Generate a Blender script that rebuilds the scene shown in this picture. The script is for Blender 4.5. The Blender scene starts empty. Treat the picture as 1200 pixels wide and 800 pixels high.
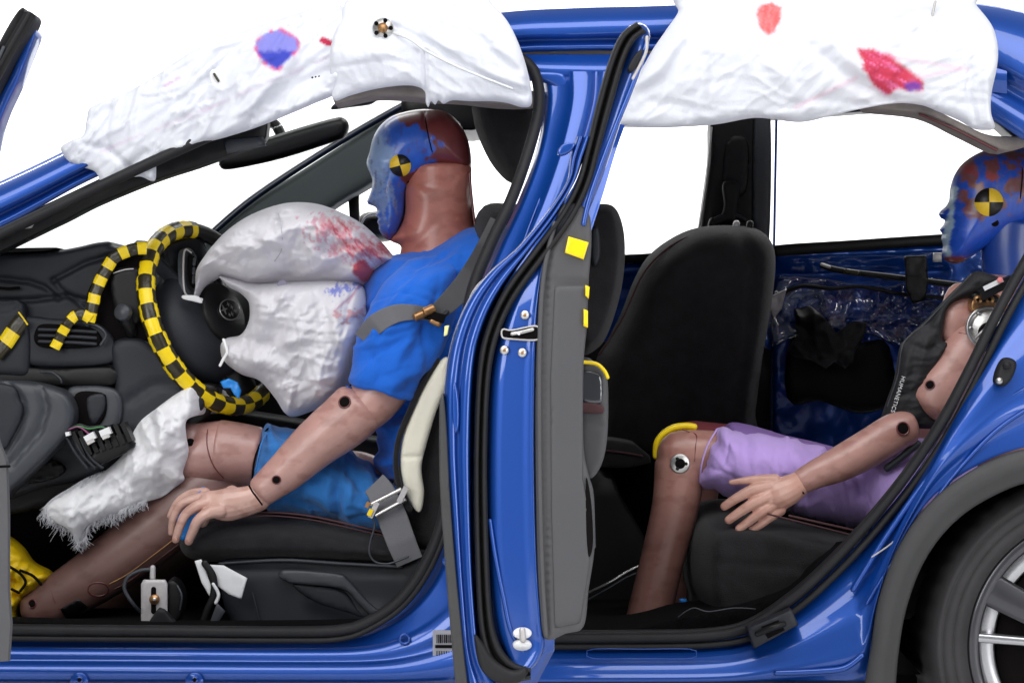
import bpy, math, random
import numpy as np
from mathutils import Vector, Matrix
from mathutils.bvhtree import BVHTree
from mathutils.geometry import delaunay_2d_cdt
random.seed(4); RNG = np.random.default_rng(4)
# ------------------------------------------------------------------ camera, world, lights, exposure
D, K, ZC = 5.0, 3075.0, 0.91
sc = bpy.context.scene
COL = sc.collection
cam = bpy.data.cameras.new('camera'); cam.sensor_width = 36; cam.lens = K/1200*36; cam.clip_end = 200; cam.clip_start = .1
co = bpy.data.objects.new('camera', cam); COL.objects.link(co); sc.camera = co
co.location = (0, -D, ZC); co.rotation_euler = (math.pi/2, 0, 0)
wd = bpy.data.worlds.new('World'); sc.world = wd; wd.use_nodes = True
wd.node_tree.nodes['Background'].inputs[0].default_value = (.93, .96, 1, 1)
wd.node_tree.nodes['Background'].inputs[1].default_value = .20
sc.view_settings.view_transform = 'Standard'; sc.view_settings.look = 'None'; sc.view_settings.exposure = 0; sc.view_settings.gamma = 1
def area(name, loc, tgt, sx, sy, w, col=(1, 1, 1)):
    l = bpy.data.lights.new(name, 'AREA'); l.shape = 'RECTANGLE'; l.size = sx; l.size_y = sy; l.energy = w; l.color = col
    o = bpy.data.objects.new(name, l); COL.objects.link(o); o.location = loc
    o.rotation_euler = (Vector(tgt)-Vector(loc)).to_track_quat('-Z', 'Y').to_euler()
area('softbox_overhead', (.2, -2.2, 4.2), (0, .1, .9), 6.0, 2.2, 170)
area('softbox_key', (-2.4, -4.6, 2.3), (0, .3, .7), 2.2, 2.6, 112)
area('softbox_fill', (3.4, -4.2, 1.5), (0, .3, .6), 1.8, 2.6, 78)
area('backdrop_light_upper', (-2.6, 3.6, 5.6), (-2.0, 7.8, 1.5), 3.5, 1.2, 560)
area('backdrop_light_lower', (3.0, 3.6, 5.6), (2.4, 7.8, 1.5), 3.5, 1.2, 560)
# ------------------------------------------------------------------ helpers
def Q(px, py, Y):
    f = (D+Y)/K
    return Vector(((px-600)*f, Y, ZC-(py-400)*f))
def m2(px, Y): return px*(D+Y)/K           # length in pixels -> metres at depth Y
def lin(c):
    return tuple(((v/255)/12.92 if v/255 <= .04045 else ((v/255+.055)/1.055)**2.4) for v in c)
def A(x): return np.asarray(x, float)
def _hash(ix, iy, s):
    h = (ix*374761393+iy*668265263+s*974634777) & 0x7fffffff
    h = ((h ^ (h >> 13))*1274126177) & 0x7fffffff
    return (((h ^ (h >> 16)) & 0xffff)/65535.0)
def noise(x, y, s=0):
    x = A(x); y = A(y); ix = np.floor(x).astype(np.int64); iy = np.floor(y).astype(np.int64)
    fx = x-ix; fy = y-iy; u = fx*fx*(3-2*fx); v = fy*fy*(3-2*fy)
    a = _hash(ix, iy, s); b = _hash(ix+1, iy, s); c = _hash(ix, iy+1, s); d = _hash(ix+1, iy+1, s)
    return (a*(1-u)+b*u)*(1-v)+(c*(1-u)+d*u)*v
def fbm(x, y, s=0, o=4):
    t = 0; a = .5; n = 0
    for k in range(o):
        t = t+a*noise(A(x)*2**k, A(y)*2**k, s+k*17); n += a; a *= .5
    return t/n
def crumple(x, y, s=0, o=3):                  # sharp folds, valleys between soft facets
    t = 0; a = .6
    for k in range(o):
        t = t+a*np.abs(fbm(A(x)*1.9**k+5*k, A(y)*1.9**k, s+k*31, 2)-.5)*2; a *= .5
    return t
def folds(x, y, ang, wid, ln, s=0, p=3):     # long sharp folds running at an angle
    a = math.radians(ang); u = A(x)*math.cos(a)+A(y)*math.sin(a); v = -A(x)*math.sin(a)+A(y)*math.cos(a)
    u = u+8*(noise(x/30, y/30, s+5)-.5); v = v+16*(noise(A(x)/40, A(y)/40, s+9)-.5)
    n = fbm(u/ln, v/wid, s, 2); r = np.clip(1-np.abs(n-.5)*5, 0, 1)**p
    return r*sstep(noise(A(x)/45, A(y)/45, s+21), .3, .6)
def vfolds(x, y, box_, n, L, amp, seed=0, ang=None, spread=60, wf=.35):   # sharp V creases of crumpled cloth
    r = np.random.default_rng(seed); x = A(x); y = A(y); h = np.zeros(len(x))
    for i in range(n):
        cx = r.uniform(box_[0], box_[2]); cy = r.uniform(box_[1], box_[3]); a = math.radians((r.uniform(0, 180) if ang is None else ang+r.uniform(-spread, spread)*.5)); l = L*r.uniform(.5, 1.3)
        dx = x-cx; dy = y-cy; u = dx*math.cos(a)+dy*math.sin(a); v = -dx*math.sin(a)+dy*math.cos(a)+.08*u*np.sin(u/l*2+i)
        h += amp*r.uniform(.4, 1)*(1 if r.random() < .6 else -1)*(l/L)*np.exp(-(u/l)**2)*np.maximum(0, 1-np.sqrt((v/(l*wf))**2+.004))
    return h
def seg_dist(P, poly, closed=False):
    P = A(P); poly = A(poly); n = len(poly); best = np.full(len(P), 1e9)
    for i in range(n if closed else n-1):
        a = poly[i]; b = poly[(i+1) % n]; ab = b-a; L = ab@ab+1e-12
        t = np.clip(((P-a)@ab)/L, 0, 1); d = np.hypot(*(P-(a+t[:, None]*ab)).T); best = np.minimum(best, d)
    return best
def inside(P, poly):
    P = A(P); poly = A(poly); n = len(poly); r = np.zeros(len(P), bool)
    for i in range(n):
        x1, y1 = poly[i]; x2, y2 = poly[(i+1) % n]
        if y1 == y2: continue
        c = ((y1 > P[:, 1]) != (y2 > P[:, 1])) & (P[:, 0] < (x2-x1)*(P[:, 1]-y1)/(y2-y1)+x1); r ^= c
    return r
def smooth(pts, step, closed=True, sharp=False):
    p = A(pts); n = len(p); out = []
    for i in range(n if closed else n-1):
        g = lambda k: p[k % n] if closed else p[min(max(k, 0), n-1)]
        p0, p1, p2, p3 = g(i-1), g(i), g(i+1), g(i+2)
        m = max(1, int(np.linalg.norm((p2-p1)[:2])/step))
        for j in range(m):
            t = j/m
            if sharp: out.append(p1+(p2-p1)*t)
            else: out.append(.5*((2*p1)+(-p0+p2)*t+(2*p0-5*p1+4*p2-p3)*t*t+(-p0+3*p1-3*p2+p3)*t**3))
    if not closed: out.append(p[-1])
    return A(out)
def resample(pts, n, sm=True):
    p = smooth(pts, 4, False) if sm else A(pts)
    d = np.r_[0, np.cumsum(np.linalg.norm(np.diff(p, axis=0), axis=1))]
    t = np.linspace(0, d[-1], n)
    return np.stack([np.interp(t, d, p[:, k]) for k in range(p.shape[1])], 1)
def creases(P, lst):                          # lst: (polyline, depth, width)
    r = np.zeros(len(P))
    for poly, amp, w in lst:
        r += amp*np.exp(-(seg_dist(P, poly)/w)**2)
    return r
# mesh bag: vertices, faces, material index, colours
class M:
    def __init__(s): s.v = []; s.f = []; s.m = []; s.c = None
    def add(s, v, f, mi=0):
        o = len(s.v); s.v += [tuple(x) for x in v]; s.f += [tuple(i+o for i in q) for q in f]; s.m += [mi]*len(f) if isinstance(mi, int) else list(mi); return s
WORLD = {}
def empty(name, loc):
    o = bpy.data.objects.new(name, None); COL.objects.link(o); o.location = loc; o.empty_display_size = .05
    WORLD[o.name] = Vector(loc); return o
def obj(name, mb, mats, parent=None, flat=False, label=None, cat=None, group=None, kind=None):
    if not isinstance(mats, (list, tuple)): mats = [mats]
    v = A(mb.v); lo = v.min(0); hi = v.max(0)
    org = Vector(((lo[0]+hi[0])/2, (lo[1]+hi[1])/2, lo[2]))
    me = bpy.data.meshes.new(name); me.from_pydata([tuple(x) for x in (v-A(org))], [], mb.f)
    for m in mats: me.materials.append(m)
    if any(mb.m): me.polygons.foreach_set('material_index', mb.m)
    me.polygons.foreach_set('use_smooth', [not flat]*len(me.polygons))
    if mb.c is not None:
        at = me.color_attributes.new('col', 'FLOAT_COLOR', 'POINT')
        c4 = np.ones((len(v), 4)); c4[:, :3] = mb.c; at.data.foreach_set('color', c4.ravel())
    me.update()
    o = bpy.data.objects.new(name, me); COL.objects.link(o)
    while parent is not None and parent.parent and parent.parent.parent: parent = parent.parent   # never deeper than thing > part > sub-part
    if parent: o.parent = parent; o.location = org-WORLD[parent.name]
    else: o.location = org
    WORLD[o.name] = org
    if label: o['label'] = label
    if cat: o['category'] = cat
    if group: o['group'] = group
    if kind: o['kind'] = kind
    return o
def thing(name, label, cat, loc, group=None):
    o = empty(name, loc); o['label'] = label; o['category'] = cat
    if group: o['group'] = group
    return o
def bvh(*mbs):
    V = []; F = []
    for mb in mbs:
        k = len(V); V += mb.v; F += [tuple(i+k for i in f) for f in mb.f]
    return BVHTree.FromPolygons(V, F)
CAM = Vector((0, -D, ZC))
def hit(tree, px, py, default=None):
    d = (Q(px, py, 0)-CAM).normalized(); r = tree.ray_cast(CAM, d)
    if r[0] is None: return (Q(px, py, default) if default is not None else None), Vector((0, -1, 0))
    n = r[1]
    if n.dot(d) > 0: n = -n
    return r[0], n
def offs(poly, d):                            # inward offset of a closed outline
    p = A(poly); n = np.roll(p, -1, 0)-np.roll(p, 1, 0); n = np.stack([n[:, 1], -n[:, 0]], 1); n /= np.linalg.norm(n, axis=1)[:, None]+1e-9
    area_ = np.sum(p[:, 0]*np.roll(p[:, 1], -1)-np.roll(p[:, 0], -1)*p[:, 1])
    return p+n*d*(-1 if area_ > 0 else 1)
def tri_fill(poly, inner):
    n = len(poly); vs = [Vector(p) for p in poly]+[Vector(p) for p in inner]
    r = delaunay_2d_cdt(vs, [(i, (i+1) % n) for i in range(n)], [], 1, 1e-5)
    return r[0], r[2], n
def pillow(out, Yc, T, R, st=5, disp=None, ymap=None, sharp=False, back=None, tb=None, paint=None, edge_step=None, Yref=None, outer=None):
    """closed solid from an outline in picture measure standing at depth Yc: rounded over R towards thickness T.
    back=None mirrors the front; back=Y gives straight sides to that depth."""
    poly = smooth(out, edge_step or st*.8, True, sharp)
    if outer is not None: poly = poly+outer(poly)
    x0, y0 = poly.min(0); x1, y1 = poly.max(0)
    gx, gy = np.meshgrid(np.arange(x0, x1, st), np.arange(y0, y1, st*.87)); gx = gx+(np.arange(gx.shape[0]) % 2)[:, None]*st*.5
    G = np.stack([gx.ravel(), gy.ravel()], 1); G = G[inside(G, poly)]
    if len(G): G = G[seg_dist(G, poly, True) > max(st*.45, min(R*.55, st*1.2))]
    rings = []
    for fr in (.06, .22, .48):
        if R*fr > st*1.1 and fr > .3: continue
        o = offs(poly, R*fr); o = o[inside(o, poly)]
        if len(o):
            d = seg_dist(o, poly, True); o = o[d > R*fr*.85]
            rings.append(o)
    inner = np.concatenate([G]+rings) if rings else G
    v2, fs, nb = tri_fill(poly, inner)
    P = A([(p.x, p.y) for p in v2]); d = seg_dist(P, poly, True)
    isb = d < 1e-3
    x = np.clip(d/R, 0, 1); f = np.sqrt(np.maximum(0, 1-(1-x)**2))
    ym = ymap(P[:, 0], P[:, 1]) if ymap else np.zeros(len(P))
    yr = Yc if Yref is None else Yref
    W = np.array([Q(a, b, yr) for a, b in P])
    dp = disp(P[:, 0], P[:, 1]) if disp else 0
    F_ = W.copy(); F_[:, 1] = Yc-T*f-np.minimum(1, d/(R*.3+1e-6))*dp+ym
    mb = M(); nv = len(P)
    mb.v = [tuple(a) for a in F_]
    # orient faces to -Y
    def orient(q, s):
        a, b, c = [W[i] for i in q[:3]]
        ny = (b-a)[2]*(c-a)[0]-(b-a)[0]*(c-a)[2]
        return tuple(q) if ny*s < 0 else tuple(reversed(q))
    front = [orient(q, 1) for q in fs]; mb.f += front
    cols = [P]
    if back is None:
        Bk = W.copy(); tbk = T if tb is None else tb
        Bk[:, 1] = Yc+tbk*f+ym
        idx = {}
        for i in range(nv):
            if isb[i]: idx[i] = i
            else: idx[i] = len(mb.v); mb.v.append(tuple(Bk[i])); cols.append(P[i:i+1])
        mb.f += [tuple(idx[i] for i in reversed(q)) for q in front]
    else:
        bi = [i for i in range(nv) if isb[i]]; idx = {}
        for i in bi:
            idx[i] = len(mb.v); mb.v.append((W[i][0], back+ym[i], W[i][2])); cols.append(P[i:i+1])
        cnt = {}
        for q in front:
            for k in range(len(q)):
                e = (q[k], q[(k+1) % len(q)]); cnt[e] = 1
        for (a, b) in list(cnt):
            if (b, a) not in cnt and a in idx and b in idx:
                mb.f.append((b, a, idx[a], idx[b]))
    mb.m = [0]*len(mb.f)
    if paint is not None:
        PP = np.concatenate(cols); mb.c = paint(PP[:, 0], PP[:, 1])
    return mb
def slab(out, Yf, Yb, bev=5, st=12, sharp=False, disp=None, ymap=None, paint=None, T=None):
    t = m2(bev, Yf) if T is None else T
    return pillow(out, Yf+t, t, bev, st=st, sharp=sharp, back=Yb, disp=disp, ymap=ymap, paint=paint, Yref=Yf)
def tube(pts, rad, seg=16, ky=1.0, caps=True, closed=False, step=None, disp=None, up=None):
    """pts world vectors, rad metres; ky flattens along Y; rounded ends"""
    p = [list(a)+[r] for a, r in zip(pts, rad if hasattr(rad, '__len__') else [rad]*len(pts))]
    p = A(p)
    n = len(p); out = []
    L = np.linalg.norm(np.diff(p[:, :3], axis=0), axis=1).sum()
    step = step or max(L/60, .002)
    for i in range(n if closed else n-1):
        g = lambda k: p[k % n] if closed else p[min(max(k, 0), n-1)]
        p0, p1, p2, p3 = g(i-1), g(i), g(i+1), g(i+2); m = max(1, int(np.linalg.norm((p2-p1)[:3])/step))
        for j in range(m):
            t = j/m; out.append(.5*((2*p1)+(-p0+p2)*t+(2*p0-5*p1+4*p2-p3)*t*t+(-p0+3*p1-3*p2+p3)*t**3))
    if not closed: out.append(p[-1])
    c = A(out); ctr = c[:, :3]; r = c[:, 3]
    if caps and not closed:
        t0 = ctr[0]-ctr[1]; t0 /= np.linalg.norm(t0)+1e-9; t1 = ctr[-1]-ctr[-2]; t1 /= np.linalg.norm(t1)+1e-9
        cf = caps if not isinstance(caps, bool) else 1.0
        a = [(math.cos(q), math.sin(q)) for q in (math.pi/2*k/4 for k in range(1, 5))]
        pre = [(ctr[0]+t0*r[0]*s*cf, r[0]*cc) for cc, s in a][::-1]; post = [(ctr[-1]+t1*r[-1]*s*cf, r[-1]*cc) for cc, s in a]
        ctr = np.concatenate([A([q[0] for q in pre]), ctr, A([q[0] for q in post])]); r = np.concatenate([[max(q[1], 1e-5) for q in pre], r, [max(q[1], 1e-5) for q in post]])
    N = len(ctr); tan = np.zeros_like(ctr)
    for i in range(N):
        a = ctr[(i+1) % N if closed else min(i+1, N-1)]; b = ctr[(i-1) % N if closed else max(i-1, 0)]
        t = a-b; tan[i] = t/(np.linalg.norm(t)+1e-12)
    Y = A(up if up is not None else (0, 1, 0)); V = []
    for i in range(N):
        e1 = np.cross(tan[i], Y)
        if np.linalg.norm(e1) < 1e-3: e1 = np.cross(tan[i], A((1, 0, 0)))
        e1 /= np.linalg.norm(e1); e2 = np.cross(tan[i], e1)
        for k in range(seg):
            a = 2*math.pi*k/seg
            V.append(ctr[i]+r[i]*(math.cos(a)*e1+ky*math.sin(a)*e2))
    mb = M(); F = []
    for i in range(N if closed else N-1):
        for k in range(seg):
            a = i*seg+k; b = i*seg+(k+1) % seg; j = ((i+1) % N)*seg
            F.append((a, j+k, j+(k+1) % seg, b))
    if not closed:
        F.append(tuple(range(seg))); F.append(tuple((N-1)*seg+k for k in reversed(range(seg))))
    mb.add(V, F); return mb
def loft(curves, n=80, sm=True, thick=None, sub=1):
    """curves: lists of (px,py,Y); skinned into one sheet; thick pushes a second sheet behind"""
    cs = [resample(c, n, sm) for c in curves]
    if sub > 1:
        st_ = A(cs); ns = (len(cs)-1)*sub+1; t = np.linspace(0, len(cs)-1, ns); out = []
        for x in t:
            i = min(int(x), len(cs)-2); u = x-i; g = lambda k: st_[min(max(k, 0), len(cs)-1)]
            p0, p1, p2, p3 = g(i-1), g(i), g(i+1), g(i+2)
            out.append(.5*((2*p1)+(-p0+p2)*u+(2*p0-5*p1+4*p2-p3)*u*u+(-p0+3*p1-3*p2+p3)*u**3))
        cs = out
    mb = M(); V = [Q(*p) for c in cs for p in c]; m = len(cs)
    F = [(i*n+j, i*n+j+1, (i+1)*n+j+1, (i+1)*n+j) for i in range(m-1) for j in range(n-1)]
    if thick:
        k = len(V); V += [v+Vector((0, thick, 0)) for v in V]
        F += [tuple(reversed([a+k for a in f])) for f in F]
        bd = [(j, j+1) for j in range(n-1)]+[((m-1)*n+j+1, (m-1)*n+j) for j in range(n-1)]+[((i+1)*n, i*n) for i in range(m-1)]+[(i*n+n-1, (i+1)*n+n-1) for i in range(m-1)]
        F += [(b, a, a+k, b+k) for a, b in bd]
    mb.add(V, F); return mb
def blend(c0, c1, prof, n=80):
    """ruled rows between two picture curves: prof = [(t, dY)] with curve Y interpolated"""
    a = resample(c0, n); b = resample(c1, n)
    rows = [a*(1-t)+b*t+A((0, 0, dy)) for t, dy in prof]
    mb = M(); V = [Q(*p) for r in rows for p in r]; m = len(rows)
    mb.add(V, [(i*n+j, i*n+j+1, (i+1)*n+j+1, (i+1)*n+j) for i in range(m-1) for j in range(n-1)]); return mb
def box(c, sx, sy, sz, rot=0, bev=0):
    """box about world centre c turned by rot in the XZ plane"""
    ca, sa = math.cos(rot), math.sin(rot); V = []
    for dx in (-1, 1):
        for dy in (-1, 1):
            for dz in (-1, 1):
                x, z = dx*sx/2, dz*sz/2; V.append((c[0]+x*ca-z*sa, c[1]+dy*sy/2, c[2]+x*sa+z*ca))
    return M().add(V, [(0, 1, 3, 2), (4, 6, 7, 5), (0, 4, 5, 1), (2, 3, 7, 6), (0, 2, 6, 4), (1, 5, 7, 3)])
def disc(c, n, r, h=.003, seg=24, dome=0, hole=0):
    """short cylinder at c facing n"""
    n = Vector(n).normalized(); q = n.to_track_quat('Z', 'Y'); V = []; prof = [(r, -h), (r, h*.6), (r*.9, h), (hole if hole else 0.0001, h+dome)]
    if hole: prof.append((hole, -h))
    for rr, z in prof:
        for k in range(seg):
            a = 2*math.pi*k/seg; V.append(Vector(c)+q @ Vector((rr*math.cos(a), rr*math.sin(a), z)))
    m = len(prof); F = [(i*seg+k, i*seg+(k+1) % seg, (i+1)*seg+(k+1) % seg, (i+1)*seg+k) for i in range(m-1) for k in range(seg)]
    return M().add(V, F)
def conform(out, tree, off=.002, th=.0015, st=4, sharp=True, default=None, paint=None, ndir=None):
    """a thin sheet laid on the surface found behind the outline"""
    poly = smooth(out, st, True, sharp); x0, y0 = poly.min(0); x1, y1 = poly.max(0)
    gx, gy = np.meshgrid(np.arange(x0, x1, st), np.arange(y0, y1, st)); G = np.stack([gx.ravel(), gy.ravel()], 1)
    G = G[inside(G, poly)]
    if len(G): G = G[seg_dist(G, poly, True) > st*.4]
    v2, fs, nb = tri_fill(poly, G); P = [(p.x, p.y) for p in v2]; hs = [hit(tree, a, b, default) for a, b in P]
    ys = [h[0].y for h in hs if h[0] is not None]; ym = sorted(ys)[len(ys)//2] if ys else (default or 0)
    V = []
    for (a, b), (h, n) in zip(P, hs):
        p = h if h is not None else Q(a, b, ym); V.append(p+Vector((0, -off-th, 0)))
    k = len(V); mb = M(); V2 = [v+Vector((0, th, 0)) for v in V]
    def orient(q):
        a, b, c = [A(V[i]) for i in q[:3]]; ny = (b-a)[2]*(c-a)[0]-(b-a)[0]*(c-a)[2]
        return tuple(q) if ny < 0 else tuple(reversed(q))
    fr = [orient(q) for q in fs]; E = {(q[i], q[(i+1) % len(q)]) for q in fr for i in range(len(q))}
    F = fr+[tuple(i+k for i in reversed(q)) for q in fr]+[(b, a, a+k, b+k) for a, b in E if (b, a) not in E]
    mb.add(V+V2, F)
    if paint is not None:
        PP = A(P+P); mb.c = paint(PP[:, 0], PP[:, 1])
    return mb
def fuse(mbs, voxel, disp=None, paint=None, relax=6):
    """several closed solids grown together into one continuous skin"""
    me = bpy.data.meshes.new('tmp'); V = []; F = []
    for mb in mbs:
        k = len(V); V += mb.v; F += [tuple(i+k for i in f) for f in mb.f]
    me.from_pydata(V, [], F); o = bpy.data.objects.new('tmp', me); COL.objects.link(o)
    a = o.modifiers.new('r', 'REMESH'); a.mode = 'VOXEL'; a.voxel_size = voxel; a.adaptivity = 0
    b = o.modifiers.new('s', 'SMOOTH'); b.factor = .5; b.iterations = relax
    dg = bpy.context.evaluated_depsgraph_get(); ev = o.evaluated_get(dg).to_mesh()
    v = np.zeros(len(ev.vertices)*3); ev.vertices.foreach_get('co', v); v = v.reshape(-1, 3)
    nn = np.zeros(len(ev.vertices)*3); ev.vertices.foreach_get('normal', nn); nn = nn.reshape(-1, 3)
    f = [tuple(p.vertices) for p in ev.polygons]
    bpy.data.objects.remove(o); bpy.data.meshes.remove(me)
    px = v[:, 0]*K/(D+v[:, 1])+600; py = 400-(v[:, 2]-ZC)*K/(D+v[:, 1])
    if disp: v = v+nn*disp(px, py)[:, None]
    mb = M(); mb.add(v, f)
    if paint: mb.c = paint(px, py)
    return mb
def limb(pts, ky=1.0, caps=True, seg=20, step=None):       # pts: (px,py,Y,r_px)
    return tube([Q(a, b, y) for a, b, y, r in pts], [m2(r, y) for a, b, y, r in pts], seg=seg, ky=ky, caps=caps, step=step)
def joinm(*mbs):
    r = M()
    for mb in mbs: r.add(mb.v, mb.f, list(mb.m))
    return r
# ------------------------------------------------------------------ materials
def mat(name, col, rough=.5, metal=0, coat=0, bump=0, bscale=200, var=0, vscale=6, attr=False, spec=.5, sheen=0, bdist=.001, col2=None, stretch=None, coat_rough=.03, transm=0, rvar=0, sss=0):
    m = bpy.data.materials.new(name); m.use_nodes = True; nt = m.node_tree; b = nt.nodes['Principled BSDF']; N = nt.nodes; L = nt.links
    col = lin(col); b.inputs['Base Color'].default_value = (*col, 1); b.inputs['Roughness'].default_value = rough; b.inputs['Metallic'].default_value = metal
    b.inputs['Coat Weight'].default_value = coat; b.inputs['Coat Roughness'].default_value = coat_rough; b.inputs['Specular IOR Level'].default_value = spec
    b.inputs['Sheen Weight'].default_value = sheen; b.inputs['Transmission Weight'].default_value = transm
    tc = N.new('ShaderNodeTexCoord'); mp = N.new('ShaderNodeMapping'); L.new(tc.outputs['Object'], mp.inputs[0])
    if stretch: mp.inputs['Scale'].default_value = stretch
    src = None
    if attr:
        at = N.new('ShaderNodeAttribute'); at.attribute_name = 'col'; src = at.outputs['Color']
    if var or col2:
        nz = N.new('ShaderNodeTexNoise'); nz.inputs['Scale'].default_value = vscale; nz.inputs['Detail'].default_value = 8; nz.inputs['Roughness'].default_value = .62; L.new(mp.outputs[0], nz.inputs['Vector'])
        mx = N.new('ShaderNodeMix'); mx.data_type = 'RGBA'; rp = N.new('ShaderNodeMapRange'); rp.inputs[1].default_value = .3; rp.inputs[2].default_value = .7
        L.new(nz.outputs['Fac'], rp.inputs[0]); L.new(rp.outputs[0], mx.inputs[0])
        if src is not None:
            mx.blend_type = 'MULTIPLY'; L.new(src, mx.inputs[6]); mx.inputs[7].default_value = (1-var, 1-var, 1-var, 1)
        else:
            c2 = lin(col2) if col2 else tuple(c*(1-var) for c in col)
            mx.inputs[6].default_value = (*[min(1, c*(1+var*.5)) for c in col], 1); mx.inputs[7].default_value = (*c2, 1)
        src = mx.outputs[2]
        if rvar:
            rr = N.new('ShaderNodeMapRange'); rr.inputs[1].default_value = .3; rr.inputs[2].default_value = .7; rr.inputs[3].default_value = rough-rvar; rr.inputs[4].default_value = rough+rvar
            L.new(nz.outputs['Fac'], rr.inputs[0]); L.new(rr.outputs[0], b.inputs['Roughness'])
    if src is not None: L.new(src, b.inputs['Base Color'])
    if bump:
        nb = N.new('ShaderNodeTexNoise'); nb.inputs['Scale'].default_value = bscale; nb.inputs['Detail'].default_value = 5; L.new(mp.outputs[0], nb.inputs['Vector'])
        bp = N.new('ShaderNodeBump'); bp.inputs['Strength'].default_value = bump; bp.inputs['Distance'].default_value = bdist; L.new(nb.outputs['Fac'], bp.inputs['Height']); L.new(bp.outputs[0], b.inputs['Normal'])
    return m
def glassmat(name, tint, gloss, rough=.02, bump=0, bscale=20):
    m = bpy.data.materials.new(name); m.use_nodes = True; nt = m.node_tree; N = nt.nodes; L = nt.links; N.remove(N['Principled BSDF'])
    t = N.new('ShaderNodeBsdfTransparent'); t.inputs[0].default_value = (*tint, 1); g = N.new('ShaderNodeBsdfGlossy'); g.inputs['Roughness'].default_value = rough
    fr = N.new('ShaderNodeFresnel'); fr.inputs[0].default_value = 1.5; ad = N.new('ShaderNodeMath'); ad.operation = 'MULTIPLY_ADD'; ad.inputs[1].default_value = gloss; ad.inputs[2].default_value = .01; L.new(fr.outputs[0], ad.inputs[0])
    mx = N.new('ShaderNodeMixShader'); L.new(ad.outputs[0], mx.inputs[0]); L.new(t.outputs[0], mx.inputs[1]); L.new(g.outputs[0], mx.inputs[2]); L.new(mx.outputs[0], N['Material Output'].inputs[0])
    if bump:
        tc = N.new('ShaderNodeTexCoord'); nz = N.new('ShaderNodeTexNoise'); nz.inputs['Scale'].default_value = bscale; nz.inputs['Detail'].default_value = 3; L.new(tc.outputs['Object'], nz.inputs['Vector'])
        bp = N.new('ShaderNodeBump'); bp.inputs['Strength'].default_value = bump; bp.inputs['Distance'].default_value = .02; L.new(nz.outputs['Fac'], bp.inputs['Height']); L.new(bp.outputs[0], g.inputs['Normal']); L.new(bp.outputs[0], fr.inputs['Normal'])
    return m
BLUE = mat('blue_car_paint', (5, 70, 160), rough=.38, metal=.45, coat=1, var=.05, vscale=900, coat_rough=.05, bump=.05, bscale=3, bdist=.002)
RUBBER = mat('rubber_seal', (32, 32, 34), rough=.6, spec=.3, bump=.3, bscale=500, var=.25, vscale=20, bdist=.0006)
CLAD = mat('grey_cladding', (58, 58, 59), rough=.6, bump=.4, bscale=900, var=.15, vscale=14, bdist=.0004)
PLAST = mat('dark_plastic', (40, 42, 48), rough=.5, spec=.3, bump=.5, bscale=800, var=.15, vscale=10, bdist=.0004)
PLAST2 = mat('grey_plastic', (55, 58, 64), rough=.45, bump=.4, bscale=800, var=.15, vscale=10, bdist=.0004)
BLACKP = mat('black_plastic', (14, 14, 16), rough=.45, spec=.3, bump=.3, bscale=500, var=.2, bdist=.0004)
TRIM = mat('door_trim_grey', (74, 74, 77), rough=.6, bump=.5, bscale=900, var=.08, vscale=6, bdist=.0004)
CARPET = mat('carpet', (12, 12, 14), rough=1, spec=.1, bump=1, bscale=500, var=.5, vscale=60, bdist=.003)
SEATF = mat('seat_fabric', (35, 34, 36), rough=.9, spec=.2, bump=1, bscale=420, var=.3, vscale=24, sheen=.12, bdist=.002)
STITCH = mat('red_stitching', (70, 40, 44), rough=.8)
HEADL = mat('headliner', (150, 142, 136), rough=.95, bump=.6, bscale=600, var=.2, vscale=30)
WHITEF = mat('airbag_fabric', (240, 241, 246), rough=.8, attr=True, var=.05, vscale=40, bump=.5, bscale=260, bdist=.0012, sheen=.1)
TAPEY = mat('yellow_tape', (248, 214, 10), rough=.35, var=.1, vscale=40, bump=.3, bscale=120, bdist=.001)
TAPEB = mat('black_tape', (48, 42, 22), rough=.3, var=.3, vscale=60, bump=.5, bscale=120, bdist=.001)
DOT_Y = mat('marker_yellow', (236, 196, 50), rough=.45, var=.12, vscale=60)
DOT_B = mat('marker_black', (22, 20, 18), rough=.4)
SKIN = mat('vinyl_skin', (176, 122, 108), rough=.40, attr=True, var=.18, vscale=16, bump=.35, bscale=260, bdist=.0008, rvar=.08, coat=.3, coat_rough=.25)
HEADM = mat('painted_vinyl', (120, 70, 70), rough=.36, attr=True, var=.12, vscale=40, bump=.25, bscale=90, bdist=.001, coat=.35, coat_rough=.22)
SHIRT = mat('blue_cotton', (10, 98, 205), rough=.9, var=.1, vscale=14, bump=.6, bscale=420, bdist=.0012, sheen=.15)
SHORTB = mat('blue_shorts_cotton', (40, 116, 190), rough=.9, var=.22, vscale=12, bump=.6, bscale=420, bdist=.0012, sheen=.15)
SHORTP = mat('lilac_cotton', (186, 156, 222), rough=.9, var=.1, vscale=14, bump=.6, bscale=420, bdist=.0012, sheen=.15)
BELT = mat('belt_webbing', (70, 70, 72), rough=.6, bump=.8, bscale=300, stretch=(1, 1, 4), var=.1, bdist=.0006)
BELT2 = mat('lap_belt_webbing', (104, 104, 108), rough=.6, bump=.8, bscale=300, var=.1, bdist=.0006)
STEEL = mat('brushed_steel', (205, 203, 200), rough=.3, metal=.9, var=.2, vscale=60, bump=.2, bscale=200, stretch=(1, 1, 8))
ALU = mat('painted_aluminium', (190, 186, 186), rough=.45, metal=.3, var=.15, vscale=60)
BRASS = mat('brass', (168, 126, 84), rough=.35, metal=.7, var=.25, vscale=90)
HOLE = mat('dark_hole', (14, 11, 11), rough=.9, spec=.1)
VEST = mat('black_vest', (28, 28, 31), rough=.7, bump=.8, bscale=300, var=.25, vscale=20, bdist=.001)
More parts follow.
